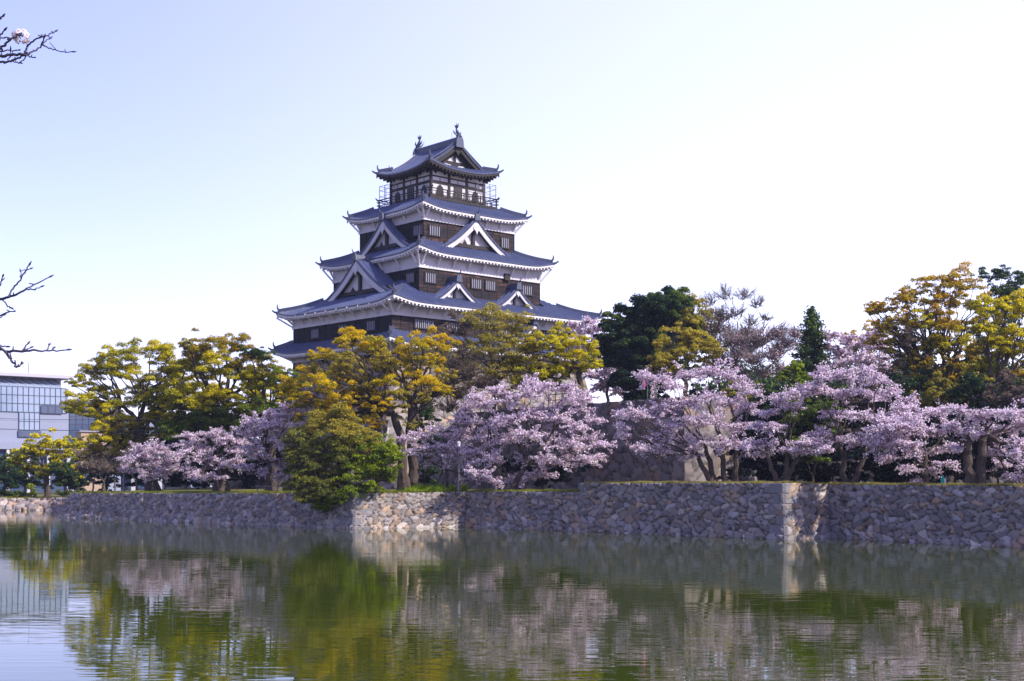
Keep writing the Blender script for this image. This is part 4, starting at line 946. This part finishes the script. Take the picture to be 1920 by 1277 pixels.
bush('evergreen_bush', 'dark green bush between the two vase shaped cherry trees', 82.5, 3.1, [(1500,790,28),(1535,775,26),(1555,800,26),(1515,820,28),(1480,815,22),(1545,830,24),(1565,770,16),(1490,850,26),(1530,860,26)], 'green', 312, fresh=.22, size=.15, lobes=12)
# shady evergreens under the trees, in front of the inner wall
bl = [(1425,84.5,870,'dark evergreen hedge clump just right of the sunlit inner wall corner'), (1490,84,880,'dark evergreen hedge clump behind the vase shaped cherry trunk'), (1560,84,880,'dark evergreen hedge clump left of the forked cherry trunk'), (1640,84,878,'dark evergreen hedge clump right of the forked cherry trunk'),
      (1715,83,878,'dark evergreen hedge clump behind the drooping cherry'), (1790,81,870,'dark evergreen hedge clump left of the thick double trunk'), (1870,79,868,'dark evergreen hedge clump right of the thick double trunk'), (1945,77,866,'dark evergreen hedge clump at the right edge')]
for i, (px, Y, py, lb) in enumerate(bl):
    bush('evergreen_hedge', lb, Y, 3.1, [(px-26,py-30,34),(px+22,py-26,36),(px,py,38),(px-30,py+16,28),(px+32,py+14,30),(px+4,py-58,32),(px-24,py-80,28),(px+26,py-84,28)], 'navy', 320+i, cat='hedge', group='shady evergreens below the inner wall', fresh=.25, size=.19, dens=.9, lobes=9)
bl = [(1700,96,760,'dark evergreen under the tall amber camphor'), (1790,94,770,'dark evergreen below the amber camphor trunk'), (1880,92,775,'dark evergreen below the leaning yellow camphor')]
for i, (px, Y, py, lb) in enumerate(bl):
    bush('evergreen_shrub', lb, Y, 8.9, [(px-30,py-26,36),(px+20,py-30,38),(px,py+5,38),(px-40,py+12,30),(px+42,py+8,32),(px+50,py-36,30)], 'dark', 340+i, group='evergreens on the upper ward', fresh=.15, size=.16, dens=.8, lobes=9)
bush('evergreen_shrub', 'slim dark evergreen shrub right of the golden camphor trunk', 98, 2.5, [(800,775,20),(795,800,22),(805,825,22),(798,850,20),(802,880,22),(796,905,20)], 'dark', 345, fresh=.15, size=.17, depth=.3)
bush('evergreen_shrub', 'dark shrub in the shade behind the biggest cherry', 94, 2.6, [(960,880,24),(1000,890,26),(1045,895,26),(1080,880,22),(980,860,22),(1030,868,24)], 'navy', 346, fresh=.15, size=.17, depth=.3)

# --- far bank at the left
tree('camphor_tree', 'low yellow camphor tree on the far bank before the glass building', 90, 140, 1.2, (88, 890), [(70,835,22),(100,828,22),(130,835,20),(45,855,22),(80,855,26),(115,855,24),(145,860,18),(60,880,20),(100,880,22),(135,885,18),(30,868,14)], 'yellow', 401, .35, dens=.9, size=.26, group=G2, fresh=.6)
bl = [(0,137,895,'dark glossy shrub rising behind the clipped hedge at the left'), (128,136,898,'dark glossy shrub at the left tip of the island'), (15,152,885,'dark shrub at the left edge of the far bank'), (140,150,900,'dark glossy shrub right of the yellow far bank tree'), (60,150,900,'dark shrub below the yellow far bank tree')]
for i, (px, Y, py, lb) in enumerate(bl):
    bush('evergreen_shrub', lb, Y, 1.2, [(px-14,py-18,20),(px+12,py-14,20),(px,py+4,20),(px+18,py+8,14),(px-18,py+6,16)], 'dark', 410+i, group='shrubs on the far bank', fresh=.3, size=.22)
for i, (x0, x1, lb) in enumerate(((-30, 44, 'low clipped hedge at the left edge of the far bank'), (112, 165, 'low clipped hedge behind the left tip of the island'))):
    n = int((x1-x0)/7); bush('hedge', lb, 139, 1.2, [(x0 + (x1-x0)*k/(n-1), 925 + (k % 2)*3, 8) for k in range(n)], 'green', 415+i, cat='hedge', fresh=.15, size=.16, depth=.02, flat=.8, nolimb=True)
bush('round_shrub', 'small sunlit bright green shrub on the far bank', 138, 1.2, [(58,915,8),(62,925,9),(58,930,8)], 'lush', 418, fresh=.9, size=.17, depth=.1)
for i, (px, lb) in enumerate(((175, 'grey brown twiggy tree at the left end of the island'), (215, 'grey brown twiggy tree beside the dark lamp post'), (255, 'grey brown twiggy tree under the open camphor'), (195, 'grey brown twiggy tree between lamp post and island tip'))):
    tree('bare_tree', lb, px, 128+4*i, 1.6, (px, 905), [(px-14,860,22),(px+12,855,24),(px,880,24),(px-18,885,18),(px+20,885,18)], 'brown', 420+i, .12, 'bare', 2.0, .18, G3, limbs=5, bark='bark_pale')
hg = [(1310,93.2,'dark shrub spilling over the inner wall above the sunlit stones'), (1375,95.5,'olive shrub spilling over the inner wall behind the leaning cherry'), (1440,94,'dark shrub spilling over the inner wall left of the round shrub'), (1500,92,'green shrub spilling over the inner wall under the conifer'),
      (1560,90.5,'dark shrub spilling over the inner wall under the pale cherry'), (1625,89,'brown shrub spilling over the inner wall left of the tallest camphor'), (1690,87.5,'dark shrub spilling over the inner wall under the tallest camphor'), (1755,86,'olive shrub spilling over the inner wall under the amber crown'), (1820,84.5,'dark shrub spilling over the inner wall left of the yellow camphor'), (1890,83,'brown shrub spilling over the inner wall at the right edge')]
for i, (px, Y, lb) in enumerate(hg):
    py = HOR - (8.9-EYE)*F/Y; pl = lb.split()[0]; bush('evergreen_shrub', lb, Y, 8.0, [(px-22,py+4,24),(px+18,py,26),(px,py+24,24),(px-30,py+22,18),(px+34,py+20,20),(px+4,py-18,22)], pl if pl != 'green' else 'lush', 360+i, group='shrubs along the inner wall top', fresh=.3, size=.15, depth=.3)
for i, (px, Y, w, lb) in enumerate(((400,127,60,'tall dark thicket closing the view below the amber topped camphor'), (470,124,60,'tall dark thicket behind the climbing cherry tree'), (200,148,36,'dark shrub before the tan house'),(340,150,40,'dark shrub in the shade under the left cherries'), (440,135,44,'dark thicket under the dark camphor'), (520,125,44,'dark thicket beside the castle base'), (255,152,36,'dark shrub behind the leftmost cherry'),(310,140,60,'tall dark thicket behind the leftmost cherry'),(350,136,60,'tall dark thicket between the two left cherries'))):
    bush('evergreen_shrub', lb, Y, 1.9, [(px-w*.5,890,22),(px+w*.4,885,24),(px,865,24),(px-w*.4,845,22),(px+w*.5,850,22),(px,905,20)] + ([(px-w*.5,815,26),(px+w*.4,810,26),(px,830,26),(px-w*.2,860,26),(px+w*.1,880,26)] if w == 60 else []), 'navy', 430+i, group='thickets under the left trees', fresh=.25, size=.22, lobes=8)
# distant wood closing the view behind everything
def wood(name, x0, x1, Y, zg, h0, h1, seed, n, pal):
    rg = np.random.default_rng(seed); L = Leaves(); P_ = np.array(PAL[pal])
    for i in range(n):
        x = x0 + (x1-x0)*(i+rg.random())/n; h = rg.uniform(h0, h1); y = Y + rg.uniform(-6, 6); m = 500
        d = unit(rg, m); pos = np.array([x, y, zg + h*.55]) + d*np.array([h*.5, h*.5, h*.5])*rg.uniform(.5, 1, (m, 1))
        L.add(pos, d + unit(rg, m)*.8, rg.uniform(.3, .7, m), P_[rg.choice(5, m)]*rg.uniform(.7, 1.2, (m, 1)))
    o = L.build(name, M['leaf'], None, rg); tag(o, kind='stuff', label='far wood of mixed evergreens behind the ward', cat='wood'); return o
wood('distant_wood', -120, 200, 240, 1.2, 7, 12, 501, 90, 'green')
wood('distant_wood', 24, 62, 150, 8.9, 5, 8.2, 502, 80, 'dark')

# ------------------------------------------------------------------ glass office building on the far bank
M['glass'] = mat('glass', (.22,.28,.40), .08, .8)
M['glass_dark'] = mat('glass_dark', (.04,.065,.13), .1, .7)
M['panel'] = mat('panel', (.23,.25,.34), .7, .25, (.4, .35, (.19,.21,.29)))
M['mullion'] = mat('mullion', (.05,.06,.10), .5, .4)
M['slab'] = mat('slab', (.40,.38,.46), .7, .2)
M['tan'] = mat('tan', (.42,.30,.22), .85, .2, (.8, .4, (.34,.25,.19)))
B0 = at(0, 893, 186)
ofc = empty('office_building', (B0[0], B0[1], 1.15), R(40)); tag(ofc, 'modern glass fronted office building with flat lavender roof at the left edge', 'building')
def zz(py): return EYE + (HOR-py)*186/F - 1.15
bd = MB(); bd.box(-14, 10, .3, 16, 0, zz(723)); bd.box(10, 19, 2.6, 16, 0, zz(742)); bd.build('wall', M['panel'], ofc)
rf = MB(); rf.box(-15, 10.6, -.4, 17, zz(704), zz(698)); rf.build('roof', M['slab'], ofc)
cl_ = MB(); cl_.box(-14, 9.6, 2.2, 15, zz(723), zz(704)); cl_.build('clerestory', M['slab'], ofc)
sk = MB(); sk.add([(-14, .3, zz(720)), (9, .3, zz(720)), (9, 2.1, zz(706)), (-14, 2.1, zz(706)), (-14, .3, zz(723)), (9, .3, zz(723)), (9, 2.1, zz(723)), (-14, 2.1, zz(723))],
   [(0,1,2,3), (4,7,6,5), (4,5,1,0), (7,3,2,6), (4,0,3,7), (5,6,2,1)]); sko = sk.build('skylight', M['glass'], ofc)
sr = MB()
for i in range(20): x = -14 + i*1.2; sr.bar((x, .28, zz(720)+.03), (x-.9, 2.1, zz(706)+.03), .16, .10)
sr.build('rib', M['plaster'], sko)
def glazing(name, x0, x1, z0, z1, y, nx, nz, gm=None):
    gm_ = MB(); gm_.box(x0, x1, y-.06, y+.25, z0, z1); go = gm_.build(name, gm or M['glass'], ofc)
    mu = MB()
    for i in range(nx+1): x = x0 + (x1-x0)*i/nx; mu.box(x-.035, x+.035, y-.14, y-.06, z0, z1)
    for i in range(nz+1): z = z0 + (z1-z0)*i/nz; mu.box(x0, x1, y-.125, y-.062, z-.035, z+.035)
    mu.build('mullion', M['mullion'], go); return go
glazing('curtain_wall', -13.8, 9.6, zz(771), zz(723), .3, 30, 3)
glazing('window', 2.75, 5.7, zz(805), zz(771.5), .28, 4, 2)
glazing('window', 5.9, 9.0, zz(772), zz(757), .2, 3, 1, M['glass_dark'])
glazing('curtain_wall', 10.1, 18.8, zz(850), zz(745), 2.6, 9, 7, M['glass_dark'])
gw = MB(); gw.box(2.6, 5.9, .05, .35, zz(818), zz(806)); gw.build('recess', M['glass_dark'], ofc)
gs = MB()
for z in (zz(787), zz(803)):
    gs.box(-13.8, 2.6, .27, .31, z-.03, z+.03); gs.box(6.0, 9.9, .27, .31, z-.03, z+.03)
gs.box(-14.2, 10.2, -.5, .4, zz(842), zz(828)); gs.build('ledge', M['panel'], ofc)
dk = MB(); dk.box(-14, 10, .2, .32, 0, zz(843)); dk.build('shopfront', M['glass_dark'], ofc)
for i in range(9):
    pl = MB(); pl.box(-13.5+i*2.9-.2, -13.5+i*2.9+.2, -.4, 0, 0, zz(842)); pl.build('pillar', M['plaster'], ofc)
ant = MB(); ant.tube([(6.2, 6, zz(698)), (6.2, 6, zz(670))], .05, 5); ant.build('antenna', M['grey_metal'], ofc)

P0 = at(140, 893, 205)
pal_b = empty('office_block', (P0[0], P0[1], 1.15), R(18)); tag(pal_b, 'pale office block with white ground floor pillars seen under the left trees', 'building')
b = MB(); b.box(0, 24, .6, 14, 3.6, 11.6); b.box(1, 23, 2.5, 13.5, 0, 3.6); b.build('wall', M['panel'], pal_b)
for k in range(2):
    w = MB(); w.box(.8, 23.2, .5, .7, 5.0+k*3.4, 6.9+k*3.4); wo = w.build('window_band', M['glass'], pal_b)
    w = MB(); w.box(.8, 23.2, .44, .5, 5.9+k*3.4, 5.98+k*3.4)
    for i in range(19): w.box(.9+i*1.2, 1.0+i*1.2, .42, .5, 5.0+k*3.4, 6.9+k*3.4)
    w.build('mullion', M['mullion'], wo)
sf = MB(); sf.box(1.2, 22.8, 2.3, 2.48, .3, 3.3); sf.build('shopfront', M['glass_dark'], pal_b)
for i in range(6):
    pl = MB(); pl.box(.3+i*4.1, .95+i*4.1, .6, 1.25, 0, 3.6); pl.build('pillar', M['plaster'], pal_b)
T0 = at(152, 893, 172)
tb = empty('tan_house', (T0[0], T0[1], 1.15), R(25)); tag(tb, 'tan rendered low building peeking out below the open camphor tree', 'building')
b = MB(); b.box(0, 3.4, 0, 6, 0, 8.2); b.build('wall', M['tan'], tb)
b = MB(); b.box(-.2, 3.6, -.2, 6.2, 8.2, 8.4); b.build('roof', M['slab'], tb)
for x in (.4, 2.0):
    for z in (2.0, 5.2):
        b = MB(); b.box(x, x+1.0, -.06, .05, z, z+1.3); b.build('window', M['glass_dark'], tb)

# ------------------------------------------------------------------ small things on the ground
def lathe(mb, prof, n=12, c=(0, 0)):
    vs = []; fs = []
    for r, z in prof:
        for k in range(n): a = 2*math.pi*k/n; vs.append((c[0]+r*math.cos(a), c[1]+r*math.sin(a), z))
    for i in range(len(prof)-1):
        for k in range(n): fs.append((i*n+k, i*n+(k+1) % n, (i+1)*n+(k+1) % n, (i+1)*n+k))
    fs.append(tuple(range(n))[::-1]); fs.append(tuple((len(prof)-1)*n+k for k in range(n))); mb.add(vs, fs)
def spot(px, Y, z): return ((px-960)/F*Y, Y, z)
M['teal'] = mat('teal', (.01,.30,.22), .5, .4); M['lamp_white'] = mat('lamp_white', (.6,.62,.68), .4, .5)
M['pink'] = mat('pink', (.75,.08,.16), .6, .3); M['car_white'] = mat('car_white', (.7,.72,.76), .25, .6); M['rubber'] = mat('rubber', (.015,.015,.015), .9, .2)
tp_ = empty('marker_post', spot(1768, 70.5, 3.0)); tag(tp_, 'short teal green post with pale side standing on the wall edge under the cherries', 'post')
b = MB(); lathe(b, [(.13,-.05),(.13,.34),(.10,.38),(.06,.44),(.05,.50),(.06,.52),(.03,.55)]); b.build('body', M['teal'], tp_)
b = MB(); b.box(.03, .125, -.145, -.08, .06, .36); b.build('plate', M['lamp_white'], tp_)
def lamp(px, Y, zg, h, m, label, style):
    o = empty('lamp_post', spot(px, Y, zg)); tag(o, label, 'lamp post')
    b = MB(); b.tube([(0,0,-.1), (0,0,h*.3), (0,0,h)], [.075,.06,.045], 8); lathe(b, [(.14,0),(.14,.08),(.08,.5)]); b.build('pole', m, o)
    b = MB()
    if style: b.bar((0,0,h), (.75,0,h+.05), .05, .05); b.box(.55, 1.1, -.12, .12, h-.02, h+.1)
    else: lathe(b, [(.05,h-.05),(.10,h+.05),(.12,h+.22),(.16,h+.26),(.03,h+.34)], 10)
    b.build('lamp_head', M['lamp_white'] if not style else m, o)
lamp(232, 112.5, 2.1, 3.2, M['grey_metal'], 'thin dark lamp post beside the leftmost cherry tree', 1)
lamp(860, 90, 2.55, 3.0, M['grey_metal'], 'slim grey lamp post in front of the slim cherry tree', 0)
fn_ = empty('rail_fence', spot(520, 98.5, 2.28)); tag(fn_, 'low grey wooden rail fence on the island left of the big bush', 'fence')
for i in range(7):
    b = MB(); b.box(-1.5+i*.5-.03, -1.5+i*.5+.03, -.03, .03, -.1, .42); b.build('post', M['bark_pale'], fn_)
b = MB(); b.box(-1.6, 1.6, -.05, .05, .42, .5); b.build('rail', M['bark_pale'], fn_)
dv = Vector((it[1][0]-it[0][0], it[1][1]-it[0][1], 0)).normalized()
f0 = Vector((it[0][0], it[0][1], 8.97)) + dv*13.2 + Vector((-dv.y, dv.x, 0))*.4
fo = empty('post_fence', f0, math.atan2(dv.y, dv.x)); tag(fo, 'weathered wooden post fence on top of the inner wall below the dark evergreen', 'fence')
for i in range(6):
    b = MB(); b.tube([(i*.9,0,-.1),(i*.9,0,1.15)], [.07,.06], 7); b.build('post', M['bark_pale'], fo)
b = MB(); b.bar((0,0,.95), (4.5,0,.95), .05, .07); b.bar((0,0,.5), (4.5,0,.5), .05, .07); b.build('rail', M['bark_pale'], fo)
ln = empty('paper_lantern', spot(1207, 99, 8.97)); tag(ln, 'pink paper lantern with white foot on a thin pole beside the leaning cherry', 'lantern')
b = MB(); b.tube([(.3,.2,0),(.3,.2,2.0)], .03, 6); b.bar((.3,.2,1.9), (-.05,0,1.9), .03, .03); b.build('pole', M['grey_metal'], ln)
b = MB(); lathe(b, [(.06,1.22),(.11,1.28),(.13,1.45),(.11,1.62),(.06,1.70),(.03,1.88)]); b.build('shade', M['pink'], ln)
b = MB(); lathe(b, [(.06,1.08),(.08,1.14),(.06,1.22)]); b.build('foot', M['plaster'], ln)
po = MB(); po.box(-.17, .17, -.17, .17, -.1, 1.3); po.add([(-.22,-.22,1.3),(.22,-.22,1.3),(.22,.22,1.3),(-.22,.22,1.3),(0,0,1.5)], [(3,2,1,0),(0,1,4),(1,2,4),(2,3,4),(3,0,4)])
o = po.build('gate_post', M['bark_pale']); o.location = spot(1227, 98, 8.97); tag(o, 'pale squared post standing under the left boughs of the leaning cherry', 'post')
# van seen between the trunks
vn = empty('parked_van', spot(338, 142, 1.15), R(8)); tag(vn, 'small white van parked under the trees on the far side', 'van')
b = MB(); b.prism([(-1.7,.35),(1.7,.35),(1.7,1.0),(1.25,1.15),(.95,1.85),(-1.65,1.9),(-1.7,1.0)], lambda p, q, d: (p, d, q), -.75, .75); b.build('body', M['car_white'], vn)
for x in (-1.0, 1.05):
    for y in (-.78, .72):
        w = MB(); w.prism([(x+.3*math.cos(k*.524), .3+.3*math.sin(k*.524)) for k in range(12)], lambda p, q, d: (p, d, q), y-.05, y+.1); w.build('wheel', M['rubber'], vn)
for x0, x1 in ((-1.5,-.6), (-.5,.3), (.4,.95)):
    w = MB(); w.box(x0, x1, -.765, -.74, 1.15, 1.7); w.build('window', M['glass_dark'], vn)
# cables across the left trees, between two poles
pa, pb_ = at(-60, 783, 118), at(560, 777, 112)
for k, (px, Y, lb) in enumerate(((-62, 118, 'cable pole out of sight at the far left'), (562, 112, 'slim grey cable pole hidden behind the big bush'))):
    b = MB(); b.tube([(0,0,-.3),(0,0,7.4)], [.11,.08], 8); o = b.build('utility_pole', M['grey_metal']); o.location = spot(px, Y, 1.9 if k else 1.15); tag(o, lb, 'pole')
for k, dz in enumerate((0, -.95)):
    pts = [np.array(pa)*(1-t) + np.array(pb_)*t + np.array([0, 0, dz - 1.3*4*t*(1-t)*.25]) for t in np.linspace(0, 1, 24)]
    b = MB(); b.tube(pts, .022, 4); tag(b.build('power_cable', M['grey_metal']), ('upper' if k == 0 else 'lower') + ' thin cable strung through the trees left of the castle', 'cable')

# ------------------------------------------------------------------ grass along the wall tops
def grass(name, front, back, zs, n, seed, cols, h=.16, w=2.6, label='grass'):
    rg = np.random.default_rng(seed); seg = [np.linalg.norm(np.array(front[i+1])-np.array(front[i])) for i in range(len(front)-1)]; tot = sum(seg); V = []; C = []
    for i, L in enumerate(seg):
        m = int(n*L/tot); t = rg.random(m)[:, None]; dd = (rg.random(m)**1.7)[:, None]*w
        a, b = np.array(front[i]), np.array(front[i+1]); nn = np.array([-(b-a)[1], (b-a)[0]])/L
        p = a + (b-a)*t + nn*dd; z = zs[i] + (zs[i+1]-zs[i])*t[:, 0]
        clump = .5+.5*np.sin(p[:, 0]*2.1 + seed)*np.sin(p[:, 1]*1.7+p[:, 0]*.6)
        hh = h*(.35 + clump)*rg.uniform(.5, 1.3, m); an = rg.uniform(0, 6.28, m); wd_ = rg.uniform(.015, .04, m)
        ux, uy = np.cos(an)*wd_, np.sin(an)*wd_; lean = rg.normal(0, .4, (m, 2))*hh[:, None]
        V.append(np.stack([np.stack([p[:,0]-ux, p[:,1]-uy, z-.03], 1), np.stack([p[:,0]+ux, p[:,1]+uy, z-.03], 1), np.stack([p[:,0]+lean[:,0], p[:,1]+lean[:,1], z+hh], 1)], 1).reshape(-1, 3))
        C.append(np.repeat(np.array(cols)[rg.choice(len(cols), m)]*rg.uniform(.7, 1.25, (m, 1)), 3, 0))
    V = np.concatenate(V); o = npmesh(name, V, np.arange(len(V)).reshape(-1, 3), M['leaf'], None, np.concatenate(C)); tag(o, label, 'grass', kind='stuff'); return o
tl = [tuple(t) for t in tops]
grass('grass', tl[1:4], None, [2.05,2.35,2.42], 26000, 61, [(.16,.20,.02),(.24,.28,.02),(.30,.26,.05),(.12,.17,.02)], .16, 3.2, 'bright spring grass along the low wall top')
m0 = (tops[2]*.45 + tops[3]*.55)
grass('grass', [tuple(m0), tl[3]], None, [2.39, 2.42], 9000, 65, [(.26,.38,.02),(.32,.44,.02),(.22,.30,.02)], .42, 4.0, 'vivid green sunlit grass patch beside the golden camphor')  # sunlight on this patch is put into the brighter green
grass('grass', tl[3:5], None, [2.42,2.5], 14000, 62, [(.16,.22,.02),(.22,.26,.02),(.34,.28,.08)], .15, 2.6, 'grass below the biggest cherry tree')
grass('grass', tl[4:8], None, [3.06,3.1,3.02,3.0], 26000, 63, [(.34,.28,.08),(.26,.25,.04),(.18,.20,.03),(.40,.33,.12)], .12, 2.2, 'dry yellow grass along the tall wall top')
grass('grass', [(-70,135.7),(-30,135.7)], None, [1.2,1.2], 9000, 64, [(.30,.28,.06),(.22,.24,.03)], .2, 3, 'grass strip on the far bank')

# ------------------------------------------------------------------ near cherry tree whose twigs reach in from the left
YN = 6.0
nb = empty('cherry_tree', spot(-330, YN+.3, 1.55)); O = np.array(nb.location)
tag(nb, 'nearest cherry tree, almost bare twigs reaching in at the left edge, one blossom cluster', 'tree')
tr = MB(); tr.tube([(0,0,-.1),(.03,.02,.6),(-.05,0,1.5),(.02,.03,2.6),(-.05,0,4.4),(0.05,0,6.0)], [.2,.15,.13,.11,.07,.03], 10)
rgn = np.random.default_rng(9)
def sprig(pts, r0, r1, dy=0.0, root=None):
    P = [at(x, y, YN + dy + .04*math.sin(i*1.3)) - O for i, (x, y) in enumerate(pts)]
    if root is not None: P = [np.array([.02, 0, root])] + P
    Q = []
    for i in range(len(P)-1):
        for t in np.linspace(0, 1, 5)[:-1]: Q.append(P[i]*(1-t) + P[i+1]*t + rgn.normal(0, .0022, 3))
    Q.append(P[-1]); tr.tube(Q, np.linspace(r0, r1, len(Q)), 6)
    for q in Q[4::5]: tr.tube([q, q + rgn.normal(0, .010, 3) + np.array([.004, 0, .008])], [r1*1.3, r1*.9], 4)
    e = P[-1]; d = (P[-1]-P[-2])/np.linalg.norm(P[-1]-P[-2]); tr.tube([e-d*.004, e+d*.010, e+d*.026], [r1, r1*2.0, r1*.5], 5)
for pts, a, b_, dy, root in (
    ([(-60,109),(0,105),(20,103),(44,102.5),(48,103),(65,95),(76,88),(82,72)], .009, .0028, 0, 3.2), ([(80,84),(93,73)], .003, .0022, 0, None), ([(79,84),(90,89),(103,94),(115,97),(134,97)], .0032, .002, .05, None),
    ([(45,102),(51,87),(61,77),(72,72),(90,66),(103,59)], .005, .0026, -.05, None), ([(72,72),(77,67)], .003, .002, -.05, None), ([(-60,128),(0,116.5),(22,114),(35,109),(44,103)], .006, .004, .03, 3.0), ([(22,114),(30,117),(37,118)], .003, .002, .03, None),
    ([(-60,125),(-10,100),(3,88),(20,75),(33,67)], .007, .0045, .06, 3.15), ([(21,75),(14,71),(0,71),(-15,74)], .004, .003, .06, None), ([(-20,97),(0,95),(20,96),(34,94)], .004, .0022, .1, None), ([(15,113),(20,104),(20,95)], .003, .002, .05, None),
    ([(-30,60),(0,37),(5,31)], .005, .003, .1, 3.3), ([(-20,82),(0,66),(8,57)], .005, .003, .1, None), ([(1,70),(-4,80),(2,90)], .004, .003, .05, None), ([(48,104),(46,110),(40,115)], .003, .002, 0, None), ([(52,104),(58,107),(63,107.5)], .003, .002, 0, None),
    ([(-90,575),(0,561),(15,557),(35,550),(51,542),(65,533),(92,520)], .008, .0026, 0, 2.0), ([(51,542),(63,543),(76,538)], .0035, .0022, 0, None), ([(15,557),(28,536),(39,521),(48,508),(54,498)], .0045, .0025, -.04, None), ([(48,508),(57,504)], .003, .0022, -.04, None),
    ([(39,521),(38,509)], .0026, .002, -.04, None), ([(6,561),(15,573),(21,577)], .0035, .0025, .04, None), ([(-60,605),(0,592),(12,587),(25,584)], .005, .0025, .08, 1.9), ([(-3,596),(7,591)], .003, .002, .08, None), ([(-40,590),(-5,540),(0,533),(5,519)], .005, .0025, .02, 1.95),
    ([(-90,615),(0,653),(10,660),(40,657),(70,658),(100,658),(125,656)], .009, .003, 0, 1.85), ([(42,657),(52,645)], .0055, .0028, 0, None), ([(46,657),(57,652)], .004, .0025, 0, None), ([(87,658),(92,648)], .0038, .0025, 0, None), ([(95,658),(101,653)], .0035, .0022, 0, None),
    ([(10,660),(20,673),(27,682),(28,688),(36,687),(41,682)], .0065, .0032, 0, None), ([(-40,640),(0,650),(12,650)], .005, .0028, .05, None)):
    sprig(pts, a, b_, dy, root)
tr.build('trunk', mat('twig', (.05,.042,.075), .85, .2, (30, .5, (.09,.075,.11))), nb)
BL = Leaves(); cc = at(40, 69, YN+.06) - O
for i in range(15):
    d = unit(rgn, 1)[0]; fc = cc + d*np.array([.036, .036, .036])*rgn.uniform(.75, 1.05); nrm = d + rgn.normal(0, .25, 3); nrm /= np.linalg.norm(nrm)
    u = np.cross(nrm, [.3, .5, .8]); u /= np.linalg.norm(u); v = np.cross(nrm, u)
    for k in range(5):
        for q in range(3):
            a = k*1.2566 + (q-1)*.22; e = u*math.cos(a) + v*math.sin(a)
            BL.add((fc + e*(.0085 + (q != 1)*0) + nrm*.002)[None], (nrm + e*.35 + rgn.normal(0, .1, 3))[None], np.array([.0145]), np.array([[.84,.76,.80]])*rgn.uniform(.85, 1.1))
    for k in range(4): BL.add((fc + nrm*.004 + rgn.normal(0, .002, 3))[None], unit(rgn, 1), np.array([.006]), np.array([[.45,.16,.16]]))
for k in range(14): BL.add((cc + rgn.normal(0, .012, 3))[None], unit(rgn, 1), np.array([.014]), np.array([[.28,.14,.05]]))
BL.build('blossom', M['petal'], nb, rgn, .8)

# ------------------------------------------------------------------ the bright spring haze in the air
hb = MB(); hb.box(-1700, 1700, -90, 2500, -4, 44)
hm = bpy.data.materials.new('haze'); hm.use_nodes = True; hn = hm.node_tree.nodes; hn.remove(hn['Principled BSDF'])
pv = hn.new('ShaderNodeVolumePrincipled'); pv.inputs['Color'].default_value = (.62, .72, 1.0, 1); pv.inputs['Density'].default_value = .00018; pv.inputs['Anisotropy'].default_value = .2
hm.node_tree.links.new(pv.outputs[0], hn['Material Output'].inputs['Volume'])
tag(hb.build('haze', hm), 'thin bright spring haze', 'haze', kind='stuff')
